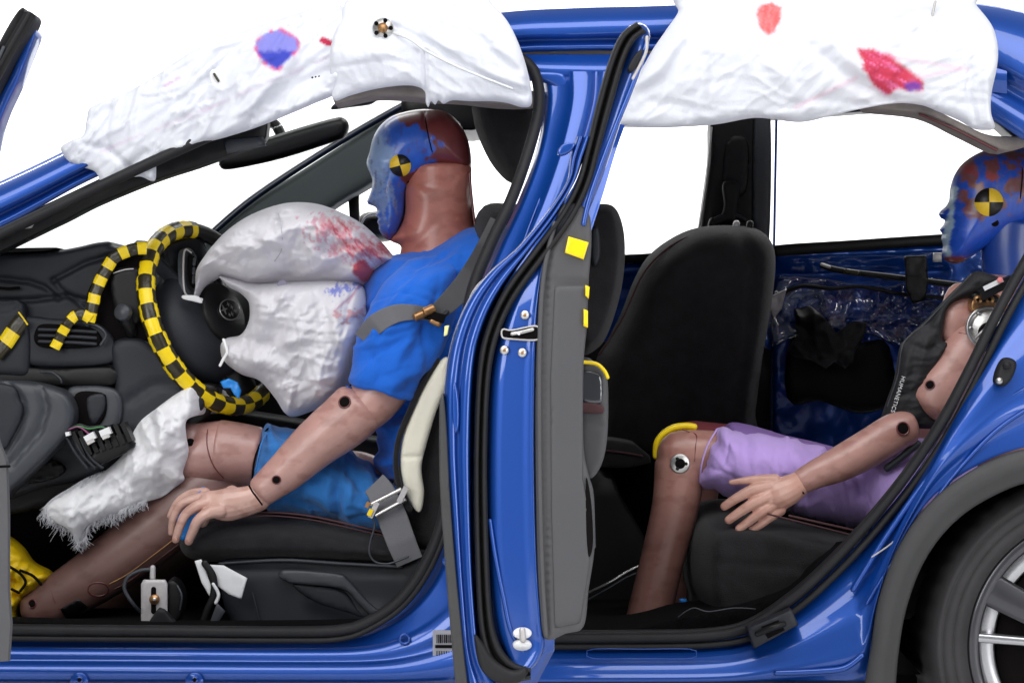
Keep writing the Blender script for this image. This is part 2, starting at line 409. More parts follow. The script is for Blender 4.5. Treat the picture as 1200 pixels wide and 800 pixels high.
FOAM = mat('cream_seat_liner', (232, 228, 210), rough=.7, var=.08, vscale=12, bump=.4, bscale=120)
PAPER = mat('white_paper', (225, 225, 226), rough=.7, var=.06, vscale=30)
TYRE = mat('tyre_rubber', (52, 50, 52), rough=.75, bump=.5, bscale=300, var=.2, vscale=16, bdist=.0008)
RIM = mat('gunmetal_rim', (76, 76, 80), rough=.32, metal=.75, coat=.4)
RIMP = mat('machined_rim', (190, 190, 194), rough=.25, metal=.85)
SHOEY = mat('yellow_shoe', (235, 196, 10), rough=.5, bump=.6, bscale=40, bdist=.004, var=.3, vscale=8)
CYANT = mat('blue_tape', (20, 130, 215), rough=.4)
DRED = mat('dark_red_vinyl', (100, 44, 44), rough=.3, coat=.5)
BWALL = mat('white_studio_paint', (238, 238, 238), rough=.9)
GLASS = glassmat('windscreen_glass', (.93, .955, .945), .35, bump=.15)
FILM = glassmat('clear_plastic_film', (.84, .87, .93), 3.0, rough=.1, bump=.5, bscale=9)
def const(c):
    c = A(lin(c)); return lambda x, y: np.tile(c, (len(x), 1))
def mixc(a, b, t): t = np.clip(t, 0, 1)[:, None]; return a*(1-t)+b*t
def sstep(x, a, b): t = np.clip((x-a)/(b-a), 0, 1); return t*t*(3-2*t)

PILLAR = mat('pillar_cover', (72, 79, 81), rough=.7, bump=.4, bscale=700, var=.1)

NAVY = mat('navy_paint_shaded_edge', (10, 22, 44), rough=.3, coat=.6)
def translucent(m, f=.22):
    nt = m.node_tree; N = nt.nodes; L = nt.links; b = N['Principled BSDF']; t = N.new('ShaderNodeBsdfTranslucent'); x = N.new('ShaderNodeMixShader'); x.inputs[0].default_value = f
    if b.inputs['Base Color'].links: L.new(b.inputs['Base Color'].links[0].from_socket, t.inputs[0])
    else: t.inputs[0].default_value = b.inputs['Base Color'].default_value
    if b.inputs['Normal'].links: L.new(b.inputs['Normal'].links[0].from_socket, t.inputs['Normal'])
    L.new(b.outputs[0], x.inputs[1]); L.new(t.outputs[0], x.inputs[2]); L.new(x.outputs[0], N['Material Output'].inputs[0])
translucent(WHITEF, .25)
# ------------------------------------------------------------------ the studio
GZ = -.06
mb = M(); prof = [(-9, GZ), (6.6, GZ)]+[(6.6+1.4*math.sin(a), GZ+1.4*(1-math.cos(a))) for a in [math.pi/2*k/12 for k in range(1, 13)]]+[(8.0, 7.5)]
V = [(x, y, z) for y, z in prof for x in (-12, 12)]
mb.add(V, [(2*i, 2*i+1, 2*i+3, 2*i+2) for i in range(len(prof)-1)])
o = obj('studio_backdrop', mb, BWALL, kind='structure')
# ------------------------------------------------------------------ the car
car = thing('car', 'blue metallic sedan seen from the side with doors open and deployed airbags', 'car', Q(600, 860, .8))
def part(name, mb, mats, parent=car, **k): return obj(name, mb, mats, parent, **k)
tumble = lambda py: .03+.25*np.clip((400-A(py))/380, 0, 1)**1.15
def TY(pts, add=0): return [(x, y, float(tumble(y))+add) for x, y in pts]
# front door opening: lower edge and rear edge
F0 = [(-80, 742), (60, 743), (200, 744), (330, 745), (400, 743), (440, 732), (475, 708), (502, 672), (522, 625), (534, 570), (541, 510), (546, 450), (549, 390), (555, 335)]
G0 = [(-80, 812), (60, 812), (200, 812), (330, 812), (430, 812), (520, 812), (600, 812), (640, 800), (640, 740), (640, 670), (640, 600), (640, 520), (640, 440), (640, 400)]
pr = [(0, .085), (.02, .085), (.05, .07), (.09, .062), (.20, .055), (.23, .046), (.27, .036), (.30, .034), (.38, .026), (.42, .030), (.47, .018), (.52, .008), (.60, .002), (.72, .0), (.80, .010), (.86, .035), (1, .05)]
part('rocker_panel', blend(TY(F0, -.03), TY(G0, -.03), [(t, d) for t, d in pr], 160), BLUE)
# rear door opening, quarter panel down to the wheel arch
R0 = [(560, 752), (640, 752), (740, 752), (830, 750), (880, 740), (930, 708), (975, 668), (1020, 620), (1064, 566), (1105, 505), (1140, 440), (1172, 375), (1205, 315), (1250, 240)]
RG = [(560, 812), (640, 812), (760, 812), (860, 812), (940, 812), (1004, 812), (1018, 800), (1021, 745), (1032, 690), (1055, 636), (1090, 585), (1140, 548), (1200, 524), (1290, 512)]
pr2 = [(0, .085), (.02, .085), (.05, .07), (.10, .060), (.20, .052), (.24, .040), (.34, .030), (.42, .022), (.50, .012), (.60, .012), (.68, .004), (.76, .002), (.84, .012), (.90, .016), (.96, .010), (1, .012)]
part('quarter_panel', blend(TY(R0, -.03), TY(RG, -.03), pr2, 180), BLUE)
# side skirt strip under the rocker
part('side_skirt', tube([Q(540, 806, .01), Q(800, 806, .01), Q(1016, 806, .01)], .014, seg=12), PLAST)
part('side_skirt', tube([Q(-80, 816, .01), Q(200, 816, .01), Q(520, 816, .01)], .014, seg=12), PLAST)
# rubber seals round both openings
def seal(pts, w=.011, name='door_seal', dy=.05, parent=car, m=RUBBER):
    p = smooth(TY(pts, dy-.03), 10, False); a = tube([Q(*q) for q in p], w, seg=12, ky=1.3); b = tube([Q(q[0], q[1], q[2]-.004) + Vector((0, 0, 0)) for q in p], w*.45, seg=8)
    return part(name, a, m, parent)
upF = [(555, 335), (575, 285), (600, 232), (620, 175), (631, 130), (630, 96), (618, 74), (590, 66), (500, 74), (400, 98), (300, 136), (200, 180), (110, 222), (30, 260), (-80, 312)]
Fs = [(-80, 736)]+[(x, y-5) for x, y in F0[1:5]]+[(434, 727), (468, 703), (495, 667), (515, 622), (527, 568), (534, 510), (540, 450), (544, 390)]
seal(Fs+upF, .0115); seal([(x+(5 if x > 400 else 0), y+10 if x < 430 else y+6) for x, y in Fs[:10]], .006, 'door_seal_lip', .045)
Rs = [(x-5, y-5) for x, y in R0]
seal(Rs, .0105)
seal([(x+4, y+5) for x, y in R0[1:]], .007, 'door_seal_lip', .05)
seal([(x-5, y-11) for x, y in R0[1:]], .006, 'door_seal_lip', .075)
# B-pillar: blue pressed steel between the openings
n_ = 60
Lp = [(634, 84), (638, 120), (628, 178), (606, 238), (582, 288), (562, 340), (552, 400), (548, 520), (546, 640)]
Rp = [(750, 84), (742, 120), (724, 170), (706, 230), (690, 280), (672, 340), (662, 400), (660, 520), (660, 640)]
part('b_pillar', blend(TY(Lp), TY(Rp), [(0, .075), (.03, .05), (.06, .04), (.10, .038), (.28, .030), (.31, .010), (.33, .008), (.52, .008), (.54, .020), (.56, .024), (.58, .010), (.74, .004), (.78, .022), (.82, .03), (1, .03)], 90), BLUE)
part('b_pillar_flange', blend(TY([(560, 62), (600, 64), (650, 64), (720, 64), (800, 62), (1000, 54), (1180, 62)]), TY([(560, 100), (600, 94), (650, 98), (720, 100), (800, 96), (1000, 90), (1180, 110)]), [(0, .045), (.1, .035), (.25, .03), (.45, .02), (.7, .028), (1, .05)], 120), BLUE)
part('pillar_gusset', pillow([(654, 84), (664, 92), (668, 104), (660, 108), (640, 98), (612, 92), (612, 84)], .262, .008, 6, st=3), BLUE)
part('pillar_gusset', pillow([(700, 84), (712, 92), (716, 104), (706, 108), (690, 96), (676, 90), (680, 84)], .262, .008, 6, st=3), BLUE)
part('pillar_bead', tube([Q(668, 112, .255), Q(648, 190, .20), Q(622, 260, .135), Q(600, 320, .09)], .0018, seg=6), BLUE)
# roof rail from the front pillar over the doors and down behind
T1 = [(-120, 262), (0, 212), (100, 164), (200, 112), (300, 72), (420, 38), (580, 15), (680, 9), (760, 7), (900, 2), (1040, -2), (1130, 2), (1200, 14), (1290, 40), (1400, 100)]
T2 = [(-120, 300), (0, 246), (100, 196), (200, 146), (300, 108), (420, 74), (580, 46), (680, 42), (760, 40), (900, 36), (1040, 36), (1110, 48), (1160, 72), (1250, 120), (1400, 190)]
T3 = [(-120, 318), (0, 268), (100, 214), (200, 170), (300, 134), (420, 100), (580, 66), (680, 60), (760, 60), (900, 56), (1040, 70), (1100, 104), (1150, 132), (1250, 196), (1400, 280)]
def tA(c, off): return [(x, y, .06+.22*min(1, max(0, (420-y)/400))**1.0+off) for x, y in c]
a_, b_, c_ = resample(tA(T1, 0), 140), resample(tA(T2, 0), 140), resample(tA(T3, 0), 140)
rows = [a_+A((0, 3, .16)), a_+A((0, 0, .05)), a_*.97+b_*.03+A((0, 0, .035)), a_*.6+b_*.4+A((0, 0, .012)), b_*.9+a_*.1+A((0, 0, .0)), b_+A((0, 0, .006)), b_*.85+c_*.15+A((0, 0, .05)), b_*.6+c_*.4+A((0, 0, .052)), b_*.45+c_*.55+A((0, 0, .03)), b_*.2+c_*.8+A((0, 0, .028)), c_+A((0, 0, .05))]
mb = M(); V = [Q(*p) for r in rows for p in r]; n = 140
mb.add(V, [(i*n+j, i*n+j+1, (i+1)*n+j+1, (i+1)*n+j) for i in range(len(rows)-1) for j in range(n-1)])
part('roof_rail', mb, BLUE)
# roof skin from rail to far rail, starting behind the windscreen
i0 = 58; near = [Q(*p) for p in (a_+A((0, 3, .16)))[i0:]]; mb = M(); V = []; k = len(near); S = 8
for i in range(S+1):
    t = i/S
    for v in near: V.append(v+Vector((0, t*(1.72-2*v.y+0.0), .02*math.sin(math.pi*t))))
V2 = V+[Vector(v)+Vector((0, 0, -.045)) for v in V]; q = len(V)
F = [(i*k+j, i*k+j+1, (i+1)*k+j+1, (i+1)*k+j) for i in range(S) for j in range(k-1)]
mb.add(V2, F+[tuple(reversed([a+q for a in f])) for f in F]+[(j*k, (j+1)*k, (j+1)*k+q, j*k+q) for j in range(S)])
mb.m = [0]*len(F)+[1]*(len(mb.f)-len(F))
part('roof', mb, [BLUE, HEADL])
# headliner edge, seen below the hanging airbags
part('headliner_edge', slab([(388, 112), (440, 100), (500, 98), (560, 104), (625, 106), (628, 120), (590, 122), (540, 117), (500, 115), (440, 112), (392, 121)], .30, .42, 5, st=10), HEADL)
part('headliner_edge', slab([(1010, 116), (1070, 118), (1120, 140), (1160, 158), (1210, 160), (1212, 168), (1190, 174), (1172, 175), (1130, 155), (1084, 134), (1020, 126)], .30, .42, 4, st=10), HEADL)
part('headliner_fold', tube([Q(1078, 134, .30), Q(1120, 152, .30), Q(1168, 176, .30)], .003, seg=8), DRED)
# dark inner trim of the near front pillar
part('pillar_trim', slab([(-80, 300), (0, 264), (110, 212), (180, 178), (240, 150), (290, 130), (312, 126), (312, 160), (308, 166), (240, 192), (180, 212), (112, 240), (60, 266), (-80, 330)], .30, .36, 4, st=12), BLACKP)
part('trim_clip', slab([(262, 164), (308, 160), (311, 170), (266, 180)], .292, .31, 2, st=10, sharp=True), PLAST2)
part('trim_clip', slab([(28, 268), (40, 261), (36, 267)], .29, .31, 1, st=8, sharp=True), ALU)
# windscreen
w0 = resample([(-150, 330, .34), (0, 276, .34), (110, 232, .34), (250, 178, .34), (390, 124, .36)], 30); w1 = resample([(20, 352, 1.62), (150, 318, 1.62), (240, 283, 1.62), (350, 206, 1.62), (482, 122, 1.62)], 30)
mb = M(); V = []; 
for i in range(11):
    t = i/10
    for p, q in zip(w0, w1): V.append(Q(*p)*(1-t)+Q(*q)*t+Vector((-.10*math.sin(math.pi*t), 0, 0)))
mb.add(V, [(i*30+j, i*30+j+1, (i+1)*30+j+1, (i+1)*30+j) for i in range(10) for j in range(29)])
part('windscreen', mb, GLASS)
# far front pillar
part('far_front_pillar', slab([(225, 300), (262, 262), (300, 232), (350, 201), (400, 169), (440, 143), (482, 120), (560, 118), (530, 146), (470, 188), (436, 214), (391, 241), (330, 286), (290, 320), (225, 320)], 1.50, 1.64, 10, st=8), PILLAR)
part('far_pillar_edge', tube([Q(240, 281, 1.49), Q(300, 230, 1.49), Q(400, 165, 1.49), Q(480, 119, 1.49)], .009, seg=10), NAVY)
part('far_door_frame', slab([(408, 234), (420, 228), (421, 260), (410, 262)], 1.62, 1.66, 2, st=8, sharp=True), BLACKP)
mir = part('far_wing_mirror', pillow([(418, 262), (426, 250), (450, 248), (462, 256), (462, 280), (430, 284), (418, 276)], 1.86, .06, 12, st=4), BLACKP)
part('mirror_rim', tube([Q(424, 282, 1.80), Q(424, 262, 1.79), Q(432, 252, 1.79), Q(446, 250, 1.8)], .003, seg=8), ALU, mir)
# rear-view mirror
mir = part('rear_view_mirror', pillow([(257, 188), (268, 176), (330, 156), (385, 140), (402, 138), (409, 147), (405, 160), (390, 167), (330, 186), (274, 198), (259, 197)], .86, .03, 9, st=4), BLACKP)
part('mirror_stem', tube([Q(330, 160, .90), Q(322, 146, .92), Q(306, 142, .94)], .012, seg=10), BLACKP, mir)
# header and far roof lining
part('roof_lining', slab([(470, 116), (700, 112), (700, 128), (600, 136), (566, 150), (540, 152), (510, 140), (470, 134)], 1.2, 1.55, 5, st=14), BLACKP)
part('roof_lining', slab([(700, 60), (1100, 60), (1300, 90), (1400, 240), (1290, 240), (1200, 170), (1120, 128), (900, 138), (700, 140)], 1.50, 1.60, 6, st=20), BLACKP)
part('sun_visor_lamp', pillow([(388, 128), (402, 116), (440, 114), (436, 122), (410, 126)], .7, .02, 4, st=3), PLAST2)
# far B-pillar with belt anchor
part('far_b_pillar', slab([(838, 130), (886, 130), (886, 290), (884, 330), (812, 330), (820, 275), (832, 190)], 1.50, 1.62, 6, st=10), BLACKP)
part('far_pillar_strip', slab([(885, 132), (903, 132), (901, 292), (884, 300)], 1.49, 1.60, 4, st=8), PLAST2)
part('far_pillar_panel', slab([(852, 165), (876, 165), (874, 225), (848, 225)], 1.495, 1.50, 3, st=8), BLACKP)
part('far_door_edge', tube([Q(910, 130, 1.6), Q(907, 292, 1.6)], .0035, seg=8), BLUE)
part('far_pillar_chrome', tube([Q(834, 150, 1.5), Q(828, 215, 1.5), Q(818, 276, 1.5)], .0025, seg=8), ALU)
b = part('belt_guide', pillow([(846, 220), (850, 212), (863, 212), (867, 222), (864, 246), (866, 256), (880, 260), (882, 268), (872, 272), (856, 262), (842, 266), (830, 268), (832, 256), (844, 252), (848, 240)], 1.46, .016, 5, st=2.5), BLACKP)
part('belt_ring', tube([Q(836, 262, 1.45), Q(845, 254, 1.45), Q(866, 254, 1.45), Q(878, 264, 1.45), Q(866, 272, 1.45), Q(845, 272, 1.45)], .006, seg=10, closed=True), PLAST, b)
# far side doors, trim taken off
def glint(x, y): return .016*(fbm(x/22, y/26, 5)-.5)+.007*(fbm(x/8, y/9, 9)-.5)
ribs = lambda x, y: creases(np.stack([x, y], 1), [([(905, 300), (1105, 293)], .03, 6), ([(905, 322), (1105, 318)], -.02, 6), ([(900, 378), (1100, 372)], .014, 4), ([(1000, 380), (1030, 440)], .012, 5), ([(1040, 378), (1075, 440)], .012, 5), ([(725, 318), (790, 312)], .02, 5), ([(725, 340), (770, 338)], -.015, 5)])+glint(x, y)
fd = part('far_rear_door', slab([(906, 290), (1105, 276), (1330, 262), (1330, 640), (906, 640)], 1.60, 1.70, 5, st=5, sharp=True, disp=ribs), BLUE)
part('window_seal', slab([(904, 288), (1000, 281), (1105, 274), (1330, 260), (1330, 272), (1105, 287), (1000, 294), (904, 300)], 1.56, 1.60, 3, st=14), BLACKP, fd)
part('door_opening', slab([(928, 396), (960, 386), (1006, 400), (1036, 398), (1046, 420), (1050, 468), (1010, 484), (960, 470), (930, 474), (920, 450)], 1.585, 1.60, 5, st=12), BLACKP, fd)
crp = lambda x, y: vfolds(x, y, (900, 325, 1110, 420), 40, 36, .022, 5)+vfolds(x, y, (900, 325, 1110, 420), 40, 16, .010, 6)
part('plastic_film', pillow([(905, 330), (960, 325), (1030, 335), (1110, 330), (1110, 420), (1060, 410), (1020, 392), (960, 384), (928, 396), (902, 400)], 1.545, .004, 8, st=3.0, disp=crp), FILM, fd)
fd2 = part('far_front_door', slab([(190, 318), (400, 314), (560, 310), (735, 302), (905, 290), (905, 740), (190, 740)], 1.60, 1.70, 5, st=6, sharp=True, disp=ribs), BLUE)
part('window_seal', slab([(200, 308), (560, 298), (735, 298), (835, 290), (835, 300), (735, 308), (560, 312), (200, 322)], 1.56, 1.60, 3, st=14), BLACKP, fd2)
part('door_lining', slab([(200, 330), (560, 330), (700, 400), (880, 400), (904, 410), (904, 740), (200, 740)], 1.54, 1.6, 6, st=30, sharp=True), BLACKP, fd2)
r = part('window_rod', tube([Q(964, 311, 1.50), Q(985, 317, 1.50), Q(1050, 325, 1.50), Q(1140, 336, 1.50)], .008, seg=10), BLACKP)
part('rod_tip', tube([Q(963, 310, 1.49), Q(972, 313, 1.49)], .004, seg=8), ALU, r)
part('rod_label', tube([Q(992, 318, 1.488), Q(1005, 320, 1.488)], .008, seg=8), TAPEB, r)
part('door_cable', tube([Q(915, 345, 1.52), Q(940, 335, 1.52), Q(975, 338, 1.52), Q(1010, 336, 1.52), Q(1060, 345, 1.52), Q(1120, 350, 1.52)], .005, seg=8), BLACKP, r)
# floor pan, tunnel and bulkhead close the cabin
part('floor_pan', slab([(-120, 742), (-120, 790), (1080, 790), (1040, 745), (900, 745)], .12, 1.60, 3, st=60, sharp=True), CARPET)
part('bulkhead', slab([(-300, 330), (-140, 330), (-110, 520), (-60, 745), (-300, 745)], .4, 1.6, 6, st=60), BLACKP)
con = part('centre_console', slab([(60, 560), (130, 500), (230, 480), (330, 490), (480, 520), (700, 520), (720, 560), (720, 750), (-60, 750), (-60, 620)], .84, 1.02, 10, st=30), BLACKP)
part('armrest_lid', slab([(560, 500), (690, 512), (745, 520), (762, 534), (740, 548), (560, 540)], .82, 1.04, 8, st=14), SEATF, con)
part('console_stitch', tube([Q(700, 527, .815), Q(730, 530, .815), Q(752, 534, .815)], .0025, seg=6), STITCH, con)
part('parcel_bulkhead', slab([(1180, 330), (1400, 330), (1400, 760), (1240, 760), (1210, 520)], 1.2, 1.6, 6, st=60), BLACKP)
part('floor_carpet_edge', slab([(-60, 728), (120, 731), (300, 732), (440, 728), (470, 712), (500, 690), (500, 750), (-60, 750)], .13, .22, 3, st=20), CARPET)
part('floor_carpet_edge', slab([(640, 738), (740, 736), (800, 722), (870, 712), (930, 690), (960, 660), (1000, 640), (1000, 700), (880, 752), (640, 752)], .14, .40, 4, st=14, disp=lambda x, y: .012*fbm(x/14, y/14, 4)), CARPET)
part('carpet_thread', tube([Q(795, 722, .13), Q(812, 712, .12), Q(830, 716, .12), Q(860, 712, .12), Q(885, 713, .12)], .0012, seg=6), PLAST2)
# body hardware
def bolt(px, py, Y, r, m=STEEL, name='bolt', n=(0, -1, 0), hole=0, parent=car, h=.004): return part(name, disc(Q(px, py, Y), n, m2(r, Y), h, dome=.002 if not hole else 0, hole=hole), m, parent)
for x in (93, 228):
    f = bolt(x, 798, -.004, 11, BLUE, 'body_plug'); part('plug_centre', disc(Q(x, 797, -.012), (0, -1, 0), m2(5, 0), .006), BLUE, f)
    part('plug_hole', disc(Q(x, 796, -.02), (0, -1, 0), m2(2.4, 0), .002), HOLE, f)
for x, y in ((474, 748), (967, 753)): bolt(x, y, .03, 7, BLUE, 'body_plug', hole=.007)
bolt(524, 657, .03, 6, BLUE, 'body_plug')
st = part('barcode_label', box(Q(521, 755, .012), .045, .002, .056), mat('grey_label', (150, 150, 158), rough=.4), flat=True)
for i in range(9): part('barcode_bar', box(Q(512+i*2.2, 748, .0095), .0012*(1+i % 3*.5), .002, .016), HOLE, st, flat=True)
part('label_print', box(Q(521, 757, .0095), .036, .002, .006), HOLE, st, flat=True)
for i in range(7): part('barcode_bar', box(Q(512+i*2.8, 765, .0095), .0014, .002, .009), HOLE, st, flat=True)
# door striker on the rear opening, and the rubber stop
b0 = part('door_striker', slab([(876, 736), (928, 714), (936, 732), (884, 760)], -.012, .05, 3, st=6, sharp=True), PLAST)
part('striker_recess', slab([(892, 734), (912, 726), (920, 738), (900, 748)], -.014, .0, 1, st=6, sharp=True), HOLE, b0)
part('striker_pin', tube([Q(888, 742, -.022), Q(905, 735, -.03), Q(918, 731, -.022)], .006, seg=10), BLACKP, b0)
b0 = part('rubber_stop', pillow([(1166, 434), (1174, 420), (1186, 420), (1191, 428), (1184, 446), (1174, 453), (1164, 448)], .005, .018, 6, st=2), RUBBER)
part('stop_bolt', disc(Q(1171, 446, -.015), (0, -1, 0), m2(4, 0), .004, dome=.002), STEEL, b0); part('stop_knob', disc(Q(1180, 428, -.015), (0, -1, 0), m2(5, 0), .005, dome=.004), RUBBER, b0)
for pts in ([(1022, 652), (1040, 640), (1052, 630)], ): part('paint_scratch', tube([Q(x, y, .016) for x, y in pts], .0016, seg=6, ky=.4), ALU)
# quarter panel folds (pressed ridges following the arch)
for k, (o1, r_) in enumerate([(0, .006), (1, .004)]):
    part('body_ridge', tube([Q(x+o1*16, y+o1*16, .022-.012*o1) for x, y in [(1000, 690), (1036, 632), (1078, 572), (1120, 520), (1165, 478), (1230, 440)]], r_, seg=10), BLUE)
part('body_ridge', tube([Q(910, 788, .0), Q(960, 786, -.004), Q(990, 782, -.004), Q(1010, 768, .0)], .006, seg=10), BLUE)
# wheel arch cladding and wheel
arcO = [(1010, 815), (1020, 760), (1030, 700), (1052, 642), (1088, 590), (1138, 551), (1200, 526), (1300, 512)]
arcI = [(1049, 815), (1053, 765), (1063, 710), (1084, 656), (1118, 612), (1162, 582), (1213, 563), (1300, 551)]
part('arch_cladding', blend([(x, y, 0) for x, y in arcO], [(x, y, 0) for x, y in arcI], [(0, .02), (.0, -.012), (.06, -.02), (.55, -.026), (.62, -.02), (.9, -.018), (1, -.01), (1, .09)], 90), CLAD)
part('wheel_well', blend([(x-25, y-25, .02) for x, y in arcI], [(1300, 815, .45)]*8, [(0, 0), (.02, .3), (1, .3)], 40), HOLE)
part('wheel_well_liner', slab([(1030, 860), (1040, 700), (1100, 590), (1210, 540), (1320, 530), (1320, 860)], .30, .40, 4, st=40), HOLE)
wh = part('rear_wheel', disc(Q(1287, 757, .10), (0, -1, 0), m2(120, .1), .02, 48), HOLE)
C0 = Q(1287, 757, .06); R_ = m2(203, .06); S = 144
prof = [(.70, .10), (.74, .02), (.76, -.005), (.80, -.014), (.835, -.020), (.84, -.017), (.85, -.017), (.855, -.022), (.90, -.020), (.905, -.016), (.915, -.016), (.92, -.019), (.94, -.014), (.965, -.004), (.985, .010), (1.0, .03), (1.0, .20)]
mb = M(); V = []
for r, y in prof:
    for k in range(S):
        a = 2*math.pi*k/S; rr = r*R_*(1-(.012 if (k % 3 == 0 and r > .98) else 0)); V.append((C0.x+rr*math.cos(a), C0.y+y, C0.z+rr*math.sin(a)))
mb.add(V, [(i*S+k, i*S+(k+1) % S, (i+1)*S+(k+1) % S, (i+1)*S+k) for i in range(len(prof)-1) for k in range(S)])
part('tyre', mb, TYRE, wh)
def ring(name, r0, r1, y0, y1, m, bev=.004):
    mb = M(); V = []; pf = [(r0, y1), (r0, y0+bev), (r0+bev, y0), (r1-bev, y0), (r1, y0+bev), (r1, y1)]
    for r, y in pf:
        for k in range(S): a = 2*math.pi*k/S; V.append((C0.x+r*math.cos(a), C0.y+y, C0.z+r*math.sin(a)))
    mb.add(V, [(i*S+k, i*S+(k+1) % S, (i+1)*S+(k+1) % S, (i+1)*S+k) for i in range(len(pf)-1) for k in range(S)])
    part(name, mb, m, wh)
px2 = m2(1, .06)
ring('rim', 139*px2, 153*px2, -.002, .06, RIM); ring('rim_barrel', 118*px2, 140*px2, .03, .09, RIMP); ring('brake_disc', 45*px2, 108*px2, .07, .085, STEEL)
for k in range(5):
    a0 = math.radians(176+72*k)
    for da, w0_, w1_, m in ((0, 5.5, 9, RIMP), (-.42, 20, 26, RIM)):
        a = a0+da; ca, sa = math.cos(a), math.sin(a)
        def W(r, w, y): return Vector((C0.x+(r*ca-w*sa)*px2, C0.y+y, C0.z+(r*sa+w*ca)*px2))
        V = []
        for r, y, wf in ((20, -.02, 1), (80, -.012, 1), (142, .0, 1.0)):
            w = (w0_*(r/142)+w1_*(1-r/142)*.5)
            for ww, yy in ((-w, .03), (-w, .004), (-w*.7, 0), (w*.7, 0), (w, .004), (w, .03)): V.append(W(r, ww, y+yy))
        part('spoke', M().add(V, [(i*6+j, i*6+j+1, (i+1)*6+j+1, (i+1)*6+j) for i in range(2) for j in range(5)]), m, wh)
part('hub_cap', disc(C0+Vector((0, -.02, 0)), (0, -1, 0), m2(28, 0), .012, dome=.004), RIM, wh)
# ------------------------------------------------------------------ seats
def wr(P, *l): return creases(P, list(l))
def st2(x, y): return np.stack([x, y], 1)
ds = part('driver_seat', slab([(262, 657), (330, 654), (400, 658), (472, 660), (505, 640), (530, 640), (520, 700), (440, 740), (290, 740), (268, 724), (258, 690)], .30, .74, 8, st=6, disp=lambda x, y: wr(st2(x, y), ([(260, 668), (380, 666), (470, 672)], -.006, 4), ([(370, 700), (420, 718), (445, 720)], .01, 12))), PLAST)
part('seat_cushion', pillow([(216, 630), (226, 612), (250, 600), (300, 593), (360, 598), (430, 612), (490, 626), (530, 632), (530, 655), (480, 658), (400, 657), (320, 655), (262, 656), (228, 650)], .53, .255, 26, st=4, disp=lambda x, y: .006*fbm(x/50, y/30, 3)+vfolds(x, y, (240, 605, 480, 650), 26, 26, .003, 8)), SEATF, ds)
part('cushion_piping', tube([Q(250, 607, .292), Q(300, 600, .285), Q(360, 604, .285), Q(430, 619, .285), Q(480, 630, .288)], .0022, seg=6), STITCH, ds)
part('cushion_piping', tube([Q(250, 611, .284), Q(300, 604, .278), Q(360, 608, .278), Q(430, 623, .278), Q(480, 634, .28)], .0014, seg=6), STITCH, ds)
part('seat_lever', slab([(331, 668), (394, 672), (408, 680), (432, 706), (452, 722), (436, 722), (420, 708), (400, 690), (336, 682)], .278, .30, 3, st=5), PLAST2, ds)
part('lever_recess', slab([(344, 684), (398, 691), (418, 712), (428, 724), (400, 716), (366, 704)], .288, .30, 4, st=6), PLAST, ds)
part('shield_rim', tube([Q(258, 660, .30), Q(330, 656, .292), Q(400, 660, .292), Q(470, 664, .295)], .004, seg=8), PLAST2, ds)
part('seat_runner', tube([Q(270, 736, .34), Q(500, 736, .34)], .012, seg=10), BLACKP, ds)
part('trim_wire', tube([Q(296, 694, .292), Q(300, 710, .288), Q(304, 726, .29)], .0012, seg=6), PLAST2, ds)
bk = pillow([(560, 250), (600, 240), (640, 250), (660, 300), (650, 400), (620, 520), (580, 610), (530, 650), (480, 640), (464, 600), (462, 540), (480, 480), (512, 420), (540, 340)], .58, .25, 24, st=9)
part('backrest', bk, SEATF, ds)
part('seat_back_shell', pillow([(684, 246), (706, 240), (722, 248), (731, 280), (729, 330), (716, 380), (700, 408), (676, 410), (660, 330), (668, 260)], .62, .23, 16, st=4, disp=lambda x, y: wr(st2(x, y), ([(716, 250), (724, 300), (718, 360)], -.006, 3))), SEATF, ds)
part('seat_back_clip', pillow([(694, 270), (702, 268), (704, 300), (697, 312), (693, 300)], .385, .01, 3, st=2), PLAST, ds)
part('headrest', pillow([(556, 118), (590, 112), (624, 120), (632, 150), (620, 186), (606, 212), (594, 212), (576, 192), (562, 164), (555, 140)], .60, .13, 22, st=4, disp=lambda x, y: wr(st2(x, y), ([(566, 130), (580, 175), (600, 208)], -.004, 3))), SEATF, ds)
part('headrest_post', tube([Q(692, 205, .60), Q(694, 230, .60), Q(698, 252, .60)], .007, seg=10), BLACKP, ds)
part('headrest_foot', pillow([(686, 196), (697, 190), (703, 198), (694, 210), (684, 218)], .60, .03, 5, st=2), SEATF, ds)
# torn seat side showing its cream liner
lin_ = pillow([(514, 424), (526, 420), (524, 450), (512, 480), (500, 520), (494, 548), (497, 578), (492, 600), (480, 588), (472, 565), (469, 540), (472, 512), (484, 480), (498, 450)], .298, .012, 8, st=3, disp=lambda x, y: .003*fbm(x/12, y/20, 4)-.004*np.exp(-((y-535)/2.5)**2))
part('side_liner', lin_, FOAM, ds)
part('side_welt', tube([Q(512, 422, .288), Q(495, 450, .286), Q(480, 482, .285), Q(468, 512, .285), Q(464, 542, .285), Q(468, 568, .285), Q(480, 596, .285)], .006, seg=8), SEATF, ds)
ps = part('passenger_seat', pillow([(699, 420), (712, 398), (728, 366), (742, 330), (758, 302), (782, 282), (812, 268), (850, 264), (884, 268), (902, 284), (907, 310), (902, 360), (892, 420), (884, 480), (876, 540), (700, 540), (690, 470)], 1.24, .22, 34, st=7, disp=lambda x, y: .012*fbm(x/60, y/60, 3)+vfolds(x, y, (720, 290, 890, 520), 22, 40, .004, 7)+wr(st2(x, y), ([(704, 420), (744, 350), (770, 305), (806, 280), (846, 272)], -.008, 3), ([(852, 268), (872, 310), (866, 400), (850, 500)], -.016, 6), ([(866, 308), (902, 312)], -.004, 2.5))), SEATF)
